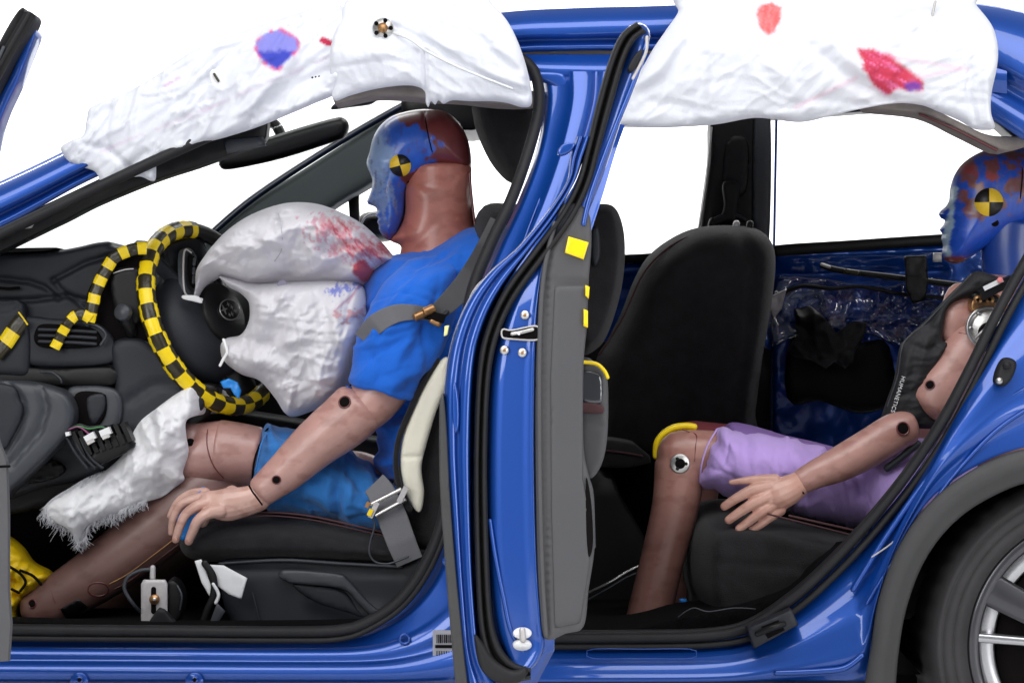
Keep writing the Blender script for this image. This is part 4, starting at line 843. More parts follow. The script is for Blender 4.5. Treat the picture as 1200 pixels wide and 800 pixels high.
# ------------------------------------------------------------------ crash dummies
SK = A(lin((178, 132, 122))); SKD = A(lin((104, 74, 68))); SKR = A(lin((150, 84, 72))); ORG = A(lin((214, 138, 112)))
def skin(base, blot=.3, seed=1):
    def f(x, y):
        c = np.tile(base, (len(x), 1)); t = fbm(x/22, y/22, seed); c = c*(1+(t-.5)*blot)[:, None]
        c = mixc(c, c*A((.8, .72, .70)), sstep(fbm(x/16, y/9, seed+7, 3), .54, .68)*.8); s = sstep(fbm(x/6, y/6, seed+3), .80, .88)*.35; return mixc(c, c*.6, s)
    return f
def target(name, px, py, r, tree, rot, parent, lab=None, squash=1.0, Yd=None):
    c, n = hit(tree, px, py, Yd); rr = m2(r, c.y); q = Vector((0, -1, 0)).to_track_quat('Z', 'Y') if True else None
    S = 32; V = [c+Vector((0, -.004, 0))]; F = []; mi = []
    for k in range(S):
        a = 2*math.pi*k/S+rot; x = rr*math.cos(a)*squash; z = rr*math.sin(a); h, _ = hit(tree, px+(x/rr)*r, py-(z/rr)*r, c.y)
        V.append(Vector((c.x+x, (h.y if abs(h.y-c.y) < .03 else c.y)-.003, c.z+z)))
    V += [v+Vector((0, .003, 0)) for v in V]
    for k in range(S): F.append((0, (k+1) % S+1, k+1)); mi.append((k*4//S) % 2)
    for k in range(S): F.append((k+1, (k+1) % S+1, (k+1) % S+1+S+1, k+1+S+1)); mi.append((k*4//S) % 2)
    return part(name, M().add(V, F, mi), [DOT_Y, DOT_B], parent)
def holes(lst, tree, parent, name='joint_hole'):
    for px, py, r in lst:
        c, n = hit(tree, px, py, .3); o = part(name, disc(c, n, m2(r, c.y), .0012), HOLE, parent); 
        part('hole_rim', tube([c+n*.001+(n.to_track_quat('Z', 'Y') @ Vector((math.cos(a), math.sin(a), 0)))*m2(r, c.y) for a in [2*math.pi*k/14 for k in range(14)]], m2(r*.14, c.y), seg=6, closed=True, up=n), DRED, parent if False else o)
def hand(fingers, palm, paint, voxel=.0017, ky=.75):
    mbs = [limb(palm, ky=ky, seg=16)]
    for f in fingers: mbs.append(limb(f, ky=.95, seg=12))
    return fuse(mbs, voxel, paint=paint, relax=2)
# ---- driver
dd = thing('driver_dummy', 'crash test dummy in blue shirt and shorts seated at the steering wheel', 'crash dummy', Q(430, 640, .5))
head_o = [(500, 128), (522, 131), (538, 144), (548, 163), (552, 182), (552, 195), (545, 201), (530, 203), (513, 204), (494, 211), (479, 219), (476, 236), (474, 254), (468, 270), (462, 280), (458, 282), (454, 281), (448, 276), (444, 268), (444, 264), (442, 260), (443, 256), (440, 252), (442, 248), (440, 243), (436, 241), (431, 239), (430, 236), (433, 228), (436, 218), (436, 210), (433, 202), (430, 194), (430, 188), (433, 178), (437, 162), (446, 147), (460, 136), (480, 130)]
G_B = A(lin((34, 86, 186))); G_G = A(lin((134, 160, 200))); G_R = A(lin((104, 44, 44))); G_DB = A(lin((22, 52, 130)))
def headpaint(x, y):
    P = st2(x, y); n1 = fbm(x/10, y/10, 3); n2 = fbm(x/5, y/9, 7); n3 = fbm(x/3.5, y/12, 13, 3)
    c = np.tile(G_R, (len(x), 1))*(.8+.4*n1)[:, None]
    edge = 496+(y-130)*.22; tb = sstep(edge-x-14+34*(n1-.5)+22*np.sin((y-150)/14), -2, 3)
    c = mixc(c, G_B*np.ones_like(c)*(.75+.5*n2)[:, None], tb)
    c = mixc(c, G_G*np.ones_like(c), tb*sstep(1-np.hypot((x-440)/28, (y-185)/46)+.7*(n2-.5), .0, .45))
    c = mixc(c, G_G*np.ones_like(c)*.8, tb*sstep(1-np.hypot((x-450)/30, (y-235)/45)+1.4*(n3-.5), .45, .75)*.8)
    c = mixc(c, G_DB*np.ones_like(c), tb*sstep(n3, .62, .74)*.4)
    c = mixc(c, G_R*1.1*np.ones_like(c), sstep(y, 262, 276)*.7*sstep(n2, .4, .6)+.3*sstep(n3+.12, .78, .86)*tb)
    c = mixc(c, G_B*.8*np.ones_like(c), sstep(1-np.hypot((x-505)/16, (y-196)/10)+.8*(n2-.5), .2, .5))
    return c
hd = lambda x, y: wr(st2(x, y), ([(497, 129), (499, 148), (505, 176), (514, 199)], -.004, 2.0), ([(474, 214), (490, 207), (514, 199), (548, 198)], -.005, 2.2), ([(440, 203), (452, 206)], -.010, 4), ([(444, 262), (456, 264)], -.006, 2.2), ([(448, 200), (450, 194), (446, 188)], .004, 5), ([(452, 222), (456, 240)], .004, 9))
hm = pillow(head_o, .50, .077, 44, st=2.2, disp=hd, paint=headpaint)
hT = bvh(hm)
h_ = part('head', hm, HEADM, dd)
target('target_marker', 469, 194, 12.5, hT, math.radians(105), h_)
part('skull_seam', tube([hit(hT, a, b, .45)[0] for a, b in [(498, 131), (500, 148), (505, 172), (513, 198)]], .0016, seg=6), HOLE, h_)
part('skull_seam', tube([hit(hT, a, b, .45)[0] for a, b in [(477, 214), (490, 208), (513, 199), (530, 197), (548, 198)]], .0016, seg=6), HOLE, h_)
nk = tube([Q(514, 196, .50), Q(515, 230, .50), Q(516, 262, .50), Q(516, 300, .50)], [m2(39, .5), m2(38, .5), m2(40, .5), m2(48, .5)], seg=40, ky=.92, caps=.15)
nk2 = pillow([(476, 214), (500, 205), (548, 199), (552, 230), (556, 270), (560, 300), (484, 300), (470, 288), (456, 281), (466, 270), (474, 250)], .50, .066, 30, st=3)
part('neck', fuse([nk, nk2], .004, paint=skin(A(lin((178, 110, 96))), .2, 5), relax=5), SKIN, dd)
part('neck_cable', tube([Q(550, 203, .47), Q(553, 235, .47), Q(557, 268, .47)], .003, seg=8), DRED, dd)
part('collar', tube([Q(484, 292, .462), Q(505, 283, .445), Q(530, 277, .44), Q(556, 270, .455)], .003, seg=8), SHIRT, dd)
# shirt: body and sleeve in one cloth
tor = pillow([(486, 292), (520, 279), (556, 267), (600, 268), (622, 300), (600, 370), (548, 440), (505, 515), (482, 572), (472, 582), (462, 570), (448, 560), (436, 548), (440, 520), (446, 480), (436, 430), (426, 390), (424, 350), (430, 322), (452, 303)], .50, .165, 48, st=6)
slv = limb([(512, 330, .40, 40), (490, 352, .34, 46), (470, 390, .31, 46), (455, 430, .30, 44), (445, 458, .30, 40)], ky=.9, caps=.12, seg=28)
cre = lambda x, y: wr(st2(x, y), ([(424, 372), (440, 352), (470, 343), (500, 352), (514, 362)], -.0022, 2.0), ([(497, 372), (500, 410), (494, 466)], -.005, 4), ([(470, 346), (492, 340), (510, 346)], -.002, 3), ([(522, 300), (540, 330), (530, 380)], -.003, 6), ([(456, 420), (480, 400)], .002, 5), ([(430, 410), (450, 440), (480, 448)], -.002, 5), ([(412, 446), (450, 457), (488, 460)], -.0014, 1.6), ([(504, 480), (520, 520), (500, 560)], -.004, 6), ([(460, 500), (480, 540)], -.005, 6), ([(468, 540), (490, 552), (520, 540)], .003, 5), ([(470, 560), (500, 560)], -.003, 4))+.006*(fbm(x/30, y/24, 4)-.5)+vfolds(x, y, (430, 290, 560, 450), 30, 50, .009, 41, -50, 60)+vfolds(x, y, (420, 290, 560, 460), 34, 46, .004, 141, -50, 90, .10)+vfolds(x, y, (440, 470, 540, 590), 36, 30, .015, 42, 20, 90)
sh = fuse([tor, slv], .0042, disp=cre, relax=10)
shirt = part('shirt', sh, SHIRT, dd); shT = bvh(sh)
part('sleeve_hem', tube([Q(406, 452, .26)]+[hit(shT, a, b, .28)[0] for a, b in [(414, 455), (430, 460), (446, 463), (460, 466), (476, 467)]], .0016, seg=6), SHIRT, shirt)
fa = skin(A(lin((188, 144, 134))), .24, 11)
ua = limb([(468, 420, .31, 30), (448, 455, .30, 31), (432, 474, .295, 30)], ky=.9)
fo = limb([(420, 478, .285, 33), (405, 492, .285, 33), (370, 520, .28, 29), (335, 552, .275, 24), (306, 576, .27, 18.5)], ky=.85, caps=.45, seg=32)
part('upper_arm', fuse([ua], .004, paint=fa), SKIN, dd)
fam = fuse([fo], .0035, paint=fa, disp=lambda x, y: -.0016*np.exp(-((y-470-(x-392)*0-0)/1.6)**2)*0+.0012*(fbm(x/12, y/12, 5)-.5))
fo_ = part('forearm', fam, SKIN, dd); fT = bvh(fam)
holes([(404, 471, 7), (324, 562, 5), (441, 470, 4)], fT, fo_)
part('wrist_ring', tube([hit(fT, a, b, .235)[0] for a, b in [(292, 569), (296, 576), (302, 584), (307, 591)]], .0018, seg=8), HOLE, fo_)
hp = skin(A(lin((206, 164, 150))), .22, 15)
# left hand resting on the seat edge: palm and four bent fingers, thumb tucked under
palm = [(302, 583, .27, 16.5), (284, 588, .27, 18), (264, 591, .268, 19.5), (248, 589, .27, 15)]
fg = [[(244, 582, .285, 8), (228, 585, .280, 6.5), (212, 592, .280, 5.6), (203, 608, .283, 5), (201, 624, .29, 4.2)],
      [(250, 588, .265, 8.5), (234, 592, .258, 7), (219, 601, .258, 6), (211, 616, .262, 5.4), (206, 632, .27, 4.8)],
      [(258, 598, .25, 9), (244, 601, .243, 7.5), (232, 610, .243, 6.4), (226, 622, .248, 5.8), (221, 634, .256, 5)],
      [(240, 578, .305, 7.5), (224, 579, .31, 6), (209, 588, .315, 5), (200, 604, .32, 4.5)],
      [(272, 578, .30, 10), (256, 590, .335, 8), (244, 602, .34, 6.5), (238, 614, .335, 5)]]
hmh = hand(fg, palm, hp)
hnd = part('hand', hmh, SKIN, dd); hdT = bvh(hmh)
for a, b in ((205, 631), (220, 633)):
    c, n = hit(hdT, a, b, .26); part('nail', disc(c, n, m2(3.2, .26), .0006, seg=12), mat('nail', (196, 150, 134), rough=.3), hnd)
part('ring_tape', conform([(212, 588), (236, 574), (228, 590), (216, 600), (208, 610), (207, 600)], bvh(limb([(240, 590, .33, 30), (205, 625, .33, 30)])), .001, default=.33), CYANT, dd)
obj('blue_tape_pad', pillow([(208, 594), (238, 570), (246, 590), (236, 612), (222, 630), (212, 632), (208, 616)], .315, .008, 5, st=3), CYANT, label="crumpled bright blue tape between the driver dummy's fingers and its knee", cat='tape')
# legs
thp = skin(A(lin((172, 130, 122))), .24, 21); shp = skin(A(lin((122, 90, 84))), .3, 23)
kn = limb([(216, 512, .42, 28), (226, 530, .42, 36), (246, 532, .42, 38), (262, 530, .42, 38)], ky=.9, caps=.6, seg=32)
th = limb([(254, 529, .42, 38), (280, 532, .42, 37), (302, 536, .42, 36)], ky=.95, caps=.12, seg=36)
part('knee', fuse([kn], .0045, paint=thp), SKIN, dd); thm = fuse([th], .0045, paint=thp); part('thigh', thm, SKIN, dd)
kT = bvh(kn, th)
part('thigh_seam', tube([hit(kT, a, b, .4)[0] for a, b in [(247, 494), (243, 506), (243, 524), (250, 545), (262, 560)]], .0013, seg=6), DRED, dd)
part('thigh_ring', tube([hit(kT, a, b, .36)[0] for a, b in [(314, 502), (308, 510), (303, 524), (298, 540), (296, 556), (296, 568)]], .0022, seg=8), HOLE, dd)
part('inner_thigh', fuse([limb([(300, 536, .43, 33), (340, 545, .44, 35)], ky=.95, caps=.1, seg=32)], .0045, paint=skin(ORG, .15, 25)), SKIN, dd)
part('knee_hole', disc(hit(kT, 223, 518, .4)[0], hit(kT, 223, 518, .4)[1], m2(5, .4), .001), HOLE, dd)
part('knee_underside', pillow([(224, 566), (250, 556), (285, 566), (300, 575), (270, 588), (240, 585), (224, 578)], .45, .05, 10, st=4), SKIN if False else DRED, dd)
so = pillow([(312, 500), (326, 500), (345, 506), (372, 512), (400, 522), (432, 536), (462, 556), (484, 580), (490, 610), (470, 622), (430, 622), (395, 612), (350, 604), (310, 598), (292, 590), (290, 570), (300, 530)], .45, .14, 44, st=5)
sco = lambda x, y: wr(st2(x, y), ([(400, 560), (395, 580), (402, 600), (430, 605)], -.006, 4), ([(388, 548), (384, 580), (392, 606)], .005, 5), ([(412, 560), (410, 588), (436, 598)], .005, 4), ([(330, 580), (360, 590), (400, 612)], -.004, 5), ([(345, 560), (380, 570)], .003, 6), ([(430, 560), (446, 600)], -.004, 6))+.008*(fbm(x/24, y/18, 9)-.5)+vfolds(x, y, (310, 510, 470, 620), 40, 38, .012, 43, 70, 80)+vfolds(x, y, (310, 510, 470, 620), 40, 34, .005, 143, 60, 100, .12)
shm = fuse([so], .005, disp=sco, relax=5); part('shorts', shm, SHORTB, dd)
part('shorts_hem', tube([Q(318, 500, .40), Q(308, 516, .33), Q(304, 530, .315), Q(300, 550, .315)], .002, seg=6), SHORTB, dd)
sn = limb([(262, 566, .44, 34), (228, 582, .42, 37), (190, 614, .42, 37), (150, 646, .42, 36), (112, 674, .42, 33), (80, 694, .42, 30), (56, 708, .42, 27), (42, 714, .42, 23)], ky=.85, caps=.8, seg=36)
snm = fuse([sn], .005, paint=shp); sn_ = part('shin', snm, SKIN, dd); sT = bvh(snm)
holes([(38, 707, 5)], sT, sn_)
part('shin_zip', tube([hit(sT, a, b, .4)[0] for a, b in [(128, 684), (150, 672), (180, 650), (208, 628), (224, 612)]], .0014, seg=6), BRASS, sn_)
part('shin_crease', tube([hit(sT, a, b, .4)[0] for a, b in [(60, 690), (63, 702), (70, 714)]], .0008, seg=6), DRED, sn_)
part('shin_pocket', tube([hit(sT, 115+12*math.cos(a), 690-8*math.sin(a), .4)[0] for a in [2*math.pi*k/16 for k in range(16)]], .0012, seg=6, closed=True), DRED, sn_)
part('shin_zip', tube([hit(sT, a, b, .4)[0] for a, b in [(134, 690), (156, 677), (186, 655), (214, 633), (228, 618)]], .0009, seg=6), DRED, sn_)
part('velcro_strap', conform([(71, 713), (92, 701), (104, 711), (80, 727)], sT, .003, .003, default=.36), BLACKP, sn_)
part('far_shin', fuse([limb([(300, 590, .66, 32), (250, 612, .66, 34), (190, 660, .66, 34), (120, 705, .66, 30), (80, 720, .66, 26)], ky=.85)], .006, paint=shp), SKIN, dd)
part('far_thigh', fuse([limb([(270, 560, .66, 34), (340, 560, .64, 38), (420, 570, .62, 42)], ky=.9)], .006, paint=thp), SKIN, dd)
shoe = lambda x, y: .010*folds(x, y, 30, 7, 18, 3)+.008*folds(x, y, -50, 7, 18, 13)+vfolds(x, y, (0, 630, 60, 730), 60, 16, .016, 91)
so_ = part('shoe', pillow([(-30, 620), (6, 626), (26, 640), (40, 658), (58, 668), (62, 676), (46, 690), (28, 702), (20, 716), (18, 732), (-30, 734)], .44, .055, 14, st=3, disp=shoe), SHOEY, dd)
for pts in ([(12, 664), (24, 672), (30, 682), (24, 692)], [(24, 668), (38, 674), (48, 684)], [(14, 690), (22, 694)]): part('shoe_lace', tube([Q(a, b, .375) for a, b in pts], .003, seg=6), HOLE, so_)
# ---- knee airbag
def kd(x, y): return .008*folds(x, y, 60, 14, 50, 12)+.006*folds(x, y, 110, 12, 40, 5)+.010*(fbm(x/40, y/40, 3)-.5)+.0025*folds(x, y, 30, 5, 26, 8)+vfolds(x, y, (60, 460, 260, 600), 40, 40, .011, 31, 50, 120)+vfolds(x, y, (60, 460, 260, 600), 70, 44, .005, 131, -50, 100, .08)+wr(st2(x, y), ([(160, 500), (172, 530), (150, 560), (120, 580)], -.012, 7), ([(190, 474), (196, 520), (180, 560)], .012, 8), ([(120, 556), (110, 590)], -.008, 5))
kb_o = [(226, 452), (250, 452), (275, 462), (282, 480), (262, 487), (236, 486), (222, 492), (221, 510), (222, 530), (215, 552), (216, 562), (204, 572), (190, 582), (170, 588), (152, 594), (134, 602), (114, 610), (102, 618), (98, 632), (90, 636), (86, 622), (74, 614), (60, 610), (52, 600), (58, 588), (80, 574), (100, 562), (120, 554), (138, 540), (150, 526), (156, 508), (166, 492), (184, 478), (206, 462)]
kb = pillow(kb_o, .37, .022, 9, st=2.4, disp=kd, ymap=lambda x, y: -.045*np.exp(-(seg_dist(st2(x, y), [(90, 600), (150, 560), (190, 520), (240, 475)])/26)**2)+.15*sstep(x, 222, 250), paint=const((252, 252, 254)))
kab = thing('knee_airbag', "torn white knee airbag with a frayed edge draped over the driver dummy's knee", 'airbag', Q(150, 640, .36))
part('bag', kb, WHITEF, kab)
fl = M(); edge = smooth(kb_o[13:28], 1.0, False); pre = edge
for i in range(900):
    a = pre[RNG.integers(len(pre))]; L_ = (3+7*RNG.random())*(1+1.6*(noise(a[0]/7, 1.5, 3)-.3))*(1+1.2*sstep(90-a[0], 0, 60)*RNG.random()); ang = math.radians(35+110*RNG.random()); y0 = .33+.05*RNG.random()
    dx, dy = -math.cos(ang)*L_*.8, math.sin(ang)*L_
    pt = tube([Q(a[0]+2, a[1]-3, y0), Q(a[0]+dx*.5+RNG.normal(), a[1]+dy*.5, y0-.004), Q(a[0]+dx+RNG.normal()*2, a[1]+dy+RNG.normal(), y0-.002)], .0005, seg=3, caps=False, step=.004); fl.add(pt.v, pt.f)
fl.c = np.tile(A(lin((240, 241, 246))), (len(fl.v), 1))
part('frayed_threads', fl, WHITEF, kab, kind='stuff')
# ---- steering wheel airbag: two lobes
RED = A(lin((190, 30, 62))); PUR = A(lin((60, 90, 210)))
def bagp(x, y):
    c = np.tile(A(lin((236, 234, 238))), (len(x), 1)); n1 = fbm(x/9, y/9, 5); n2 = fbm(x/3, y/7, 8); n3 = fbm(x/14, y/5, 4)
    P = st2(x, y); d = seg_dist(P, [(392, 268), (408, 276), (410, 290), (430, 296), (446, 300), (452, 292)]); t = sstep(17-d+26*(fbm((x+y)/20, (x-y)/3.5, 6)-.5)+8*(n2-.5), 0, 16)*(.5+.5*sstep(fbm((x+y)/16, (x-y)/2.2, 16), .3, .6))
    c = mixc(c, np.tile(RED, (len(x), 1))*(.8+.6*n2)[:, None], t*.9); c = mixc(c, A(lin((222, 140, 165)))*np.ones_like(c), sstep(32-seg_dist(P, [(380, 272), (420, 290)])+30*(n3-.5), 10, 16)*(1-t)*sstep(n2, .45, .55)*.7)
    d = seg_dist(P, [(430, 318), (438, 326)]); c = mixc(c, RED*np.ones_like(c), sstep(16-d+10*(n1-.5), 4, 8)*.9)
    return c
def bagl(x, y):
    c = np.tile(A(lin((236, 234, 238))), (len(x), 1)); n1 = fbm(x/5, y/5, 5); n2 = fbm(x/2.5, y/6, 8); P = st2(x, y)
    d = seg_dist(P, [(396, 342), (412, 336), (420, 334)]); c = mixc(c, PUR*np.ones_like(c), sstep(11-d+22*(n2-.5), 3, 8)*.75)
    d = seg_dist(P, [(405, 372), (428, 366)]); c = mixc(c, A(lin((190, 80, 90)))*np.ones_like(c), sstep(14-d+26*(n1-.5), 8, 13)*.6)
    for a, b in (((424, 332), (412, 356)), ((418, 345), (398, 366))): c = mixc(c, A(lin((196, 130, 160)))*np.ones_like(c), np.exp(-(seg_dist(P, [a, b])/1.2)**2)*.7)
    return c
ab = thing('steering_airbag', 'deflating white steering wheel airbag with crimson and blue paint marks', 'airbag', Q(340, 488, .45))
ud = lambda x, y: .007*folds(x, y, -25, 12, 60, 21)+.004*folds(x, y, 15, 8, 50, 9)+.003*folds(x, y, 70, 7, 40, 19)+.010*(fbm(x/60, y/40, 2)-.5)+vfolds(x, y, (240, 240, 440, 335), 50, 60, .022, 51, -20, 110)+vfolds(x, y, (240, 240, 440, 335), 60, 60, .006, 151, -25, 110, .07)+vfolds(x, y, (240, 290, 440, 335), 60, 24, .014, 52, 0, 100)+wr(st2(x, y), ([(330, 244), (334, 270), (326, 300)], -.008, 4), ([(250, 320), (290, 300), (330, 296), (400, 300)], -.007, 6), ([(262, 290), (310, 262), (340, 250)], .008, 8), ([(340, 310), (350, 302), (370, 306), (372, 318)], -.006, 2), ([(380, 320), (430, 300)], -.006, 5))
up = pillow([(230, 338), (231, 318), (240, 302), (252, 286), (270, 268), (294, 252), (322, 241), (345, 237), (372, 239), (398, 248), (424, 262), (444, 280), (458, 296), (464, 306), (446, 318), (434, 334), (416, 336), (380, 336), (330, 334), (296, 336), (276, 330), (258, 326), (246, 334), (240, 344), (236, 354), (228, 352)], .50, .17, 46, st=1.8, disp=ud, paint=bagp)
lo_ = pillow([(256, 322), (276, 326), (300, 332), (340, 330), (384, 328), (416, 330), (428, 340), (432, 362), (430, 392), (420, 424), (408, 454), (392, 472), (370, 480), (346, 488), (334, 484), (322, 466), (304, 446), (282, 438), (262, 422), (259, 404), (266, 396), (282, 392), (292, 376), (292, 356), (282, 344), (268, 336)], .44, .15, 46, st=1.8, disp=lambda x, y: .016*(fbm(x/44, y/44, 2)-.5)+vfolds(x, y, (265, 335, 425, 480), 50, 50, .022, 61, -50, 110)+vfolds(x, y, (265, 335, 425, 480), 110, 50, .0065, 161, -50, 130, .08)+vfolds(x, y, (265, 335, 425, 480), 50, 22, .007, 62)+wr(st2(x, y), ([(285, 395), (320, 400), (350, 430)], -.010, 5), ([(330, 345), (360, 360), (400, 350)], .008, 6), ([(310, 420), (340, 400), (380, 400)], .009, 6), ([(300, 380), (340, 385)], -.008, 5), ([(350, 450), (380, 420), (410, 380)], -.009, 5), ([(265, 405), (280, 425), (300, 440)], .006, 3)), paint=bagl)
part('upper_lobe', up, WHITEF, ab); part('lower_lobe', lo_, WHITEF, ab); upT = bvh(up); loT = bvh(lo_)
part('bag_seam', tube([hit(upT, a, b, .4)[0]+Vector((0, -.001, 0)) for a, b in [(326, 250), (330, 270), (330, 292), (322, 306)]], .0011, seg=5), mat('seam_thread', (190, 188, 196), rough=.8), ab)
c, n = hit(upT, 331, 328, .4); part('vent_hole', disc(hit(loT, 331, 334, .4)[0], (0, -1, 0), m2(6, .4), .001), mat('vent_grey', (150, 148, 165), rough=.8), ab)
part('bag_tether', tube([Q(216, 348, .40), Q(226, 350, .40), Q(236, 351, .40)], .0035, seg=10, ky=.5), PAPER, ab)
part('bag_tether', tube([Q(262, 398, .345), Q(266, 412, .34), Q(262, 420, .34), Q(258, 428, .34)], .003, seg=10, ky=.5), PAPER, ab)
part('bag_tether', pillow([(214, 346), (232, 347), (237, 355), (226, 353), (214, 350)], .39, .002, 2, st=2.5), PAPER, ab)
obj('blue_tape_tab', pillow([(258, 447), (268, 443), (279, 448), (283, 458), (280, 468), (274, 462), (270, 455), (262, 455)], .36, .003, 2, st=2, sharp=True, disp=lambda x, y: .004*fbm(x/5, y/5, 3)), CYANT, label='small bright blue tape tab stuck to the bottom of the steering wheel rim', cat='tape')
# ---- rear dummy
rdm = thing('rear_passenger_dummy', 'crash test dummy in lilac shorts and black vest on the rear seat', 'crash dummy', Q(1060, 640, .5))
rh_o = [(1206, 172), (1178, 172), (1152, 177), (1130, 190), (1118, 206), (1113, 222), (1112, 234), (1108, 242), (1103, 246), (1100, 251), (1103, 256), (1107, 258), (1105, 264), (1101, 269), (1104, 274), (1103, 280), (1105, 288), (1104, 298), (1108, 305), (1118, 309), (1130, 306), (1150, 293), (1180, 275), (1210, 262), (1232, 240), (1242, 214), (1232, 188)]
def rpaint(x, y):
    n1 = fbm(x/11, y/11, 31); n2 = fbm(x/5, y/5, 37); n3 = fbm(x/3, y/8, 41, 3); B = A(lin((22, 74, 180))); Rr = A(lin((118, 66, 62))); one = np.ones((len(x), 3))
    c = one*Rr*(.75+.5*n2)[:, None]
    c = mixc(c, one*A(lin((150, 60, 62))), sstep(1-seg_dist(st2(x, y), [(1128, 198), (1150, 208), (1166, 218)])/9+.6*(n2-.5), .2, .5)*.8)
    c = mixc(c, one*B, sstep(n1, .57, .62)); c = mixc(c, one*A(lin((98, 98, 128))), sstep(n3, .5, .7)*.35); t = sstep((y-262+(x-1120)*.30)+40*(n1-.5)+16*(n2-.5), -6, 4); c = mixc(c, one*B*(.8+.5*n3)[:, None], t*(x < 1215))
    c = mixc(c, one*B*.9, sstep(1122-x+16*(n1-.5), -3, 4)); c = mixc(c, one*A(lin((160, 185, 195))), sstep(1-seg_dist(st2(x, y), [(1116, 222), (1112, 240), (1110, 262), (1106, 280), (1108, 300)])/4.5+.9*(n2-.5), .1, .5)*.85)
    c = mixc(c, one*A(lin((120, 50, 44))), sstep(y-298+10*(n1-.5), 0, 5)); return c
rm = pillow(rh_o, .52, .077, 42, st=2.2, paint=rpaint, disp=lambda x, y: wr(st2(x, y), ([(1150, 293), (1180, 275), (1212, 262)], -.004, 2.5), ([(1112, 236), (1122, 238)], -.008, 4), ([(1104, 270), (1114, 271)], -.004, 2), ([(1196, 176), (1198, 210), (1194, 262)], -.004, 2)))
rT = bvh(rm); rh = part('head', rm, HEADM, rdm)
target('target_marker', 1159, 237, 16.5, rT, 0, rh)
part('ear_hole', disc(hit(rT, 1166, 261, .45)[0], (0, -1, 0), m2(4.5, .45), .0012), HOLE, rh)
part('skull_seam', tube([hit(rT, a, b, .45)[0] for a, b in [(1193, 176), (1198, 200), (1196, 230), (1192, 262)]], .0012, seg=6), HOLE, rh)
rn = fuse([tube([Q(1188, 262, .52), Q(1186, 290, .52), Q(1188, 330, .52)], [m2(36, .52)]*3, seg=36, ky=.9, caps=.2)], .004, paint=const((24, 62, 140)))
part('neck', rn, HEADM, rdm)
rs_ = skin(A(lin((184, 138, 128))), .24, 51)
chest = fuse([pillow([(1140, 322), (1200, 318), (1280, 330), (1280, 560), (1150, 560), (1080, 540), (1090, 450), (1104, 396), (1120, 350)], .54, .16, 50, st=8)], .008, paint=rs_)
part('torso', chest, SKIN, rdm)
ribp = limb([(1128, 352, .36, 22), (1122, 372, .35, 22), (1118, 388, .35, 18)], ky=.8)
part('shoulder_pad', fuse([ribp], .004, paint=rs_), SKIN, rdm)
vd = lambda x, y: vfolds(x, y, (1040, 330, 1110, 490), 26, 34, .009, 74, -60, 80)+.007*folds(x, y, -60, 9, 50, 61)+.004*folds(x, y, 0, 9, 40, 63)+wr(st2(x, y), ([(1052, 398), (1080, 410), (1104, 404)], -.006, 4), ([(1084, 380), (1062, 420), (1050, 470)], .004, 6))
vs = pillow([(1143, 318), (1168, 324), (1172, 330), (1146, 346), (1122, 352), (1110, 362), (1106, 380), (1104, 398), (1110, 404), (1098, 430), (1088, 470), (1100, 500), (1060, 500), (1034, 494), (1036, 478), (1046, 450), (1050, 432), (1054, 408), (1064, 394), (1084, 376), (1104, 354), (1124, 334)], .33, .028, 12, st=2.6, disp=vd)
ve = part('vest', vs, VEST, rdm); vT = bvh(vs)
part('vest_hem', tube([hit(vT, a, b, .3)[0] for a, b in [(1138, 322), (1104, 358), (1082, 381), (1062, 398), (1056, 412), (1052, 440), (1040, 476)]], .0016, seg=6), PLAST2, ve)
tx = bpy.data.curves.new('vest_lettering', 'FONT'); tx.body = 'HUMANETICS'; tx.size = .0115; tx.extrude = .0004; tx.align_x = 'CENTER'; tx.space_character = 1.1; tx.materials.append(PAPER)
to = bpy.data.objects.new('tmp', tx); COL.objects.link(to)
tm = bpy.data.meshes.new_from_object(to.evaluated_get(bpy.context.evaluated_depsgraph_get())); bpy.data.objects.remove(to)
pw = hit(vT, 1049, 461, .3)[0]+Vector((0, -.016, 0)); rot = Matrix.Rotation(math.radians(-107), 3, 'Y').inverted() @ Matrix.Rotation(math.pi/2, 3, 'X'); rot = Matrix.Rotation(math.radians(107), 3, 'Y') @ Matrix.Rotation(math.pi/2, 3, 'X')
lm = M().add([pw+rot @ v.co for v in tm.vertices], [tuple(p.vertices) for p in tm.polygons]); part('vest_lettering', lm, PAPER, ve, flat=True, kind='thing')
# shoulder joint in steel, bracket and gold screws
sj = part('shoulder_joint', fuse([tube([Q(1157, 384, .36), Q(1157, 384, .30)], m2(26, .33), seg=32, caps=.4)], .003), STEEL, rdm); 
part('joint_ring', tube([Q(1157, 384, .285)+Vector((math.cos(a)*.040, 0, math.sin(a)*.040)) for a in [2*math.pi*k/20 for k in range(20)]], .0035, seg=10, closed=True), STEEL, sj)
part('joint_hub', disc(Q(1160, 390, .275), (0, -1, 0), .022, .012, dome=.004), HOLE, sj)
for dx in (-7, 0, 7): part('joint_wire', tube([Q(1150+dx, 396, .268), Q(1158+dx*.6, 386, .262), Q(1170+dx*.4, 376, .268)], .003, seg=8), STEEL if dx else BLACKP, sj)
for a in range(6): part('joint_screw', disc(Q(1157, 384, .284)+Vector((math.cos(a*1.05)*.034, 0, math.sin(a*1.05)*.034)), (0, -1, 0), .003, .002), STEEL, sj)
bk_ = part('clavicle_bracket', slab([(1138, 362), (1142, 348), (1162, 342), (1176, 350), (1182, 360), (1176, 366), (1160, 360), (1146, 366)], .288, .34, 2, st=4), BRASS, rdm)
part('clavicle_bar', box(Q(1167, 337, .27), .075, .05, .020, .45), BLACKP, rdm, flat=True)
part('clavicle_face', slab([(1142, 344), (1168, 346), (1170, 354), (1142, 352)], .270, .30, 1.5, st=4), BLACKP, rdm)
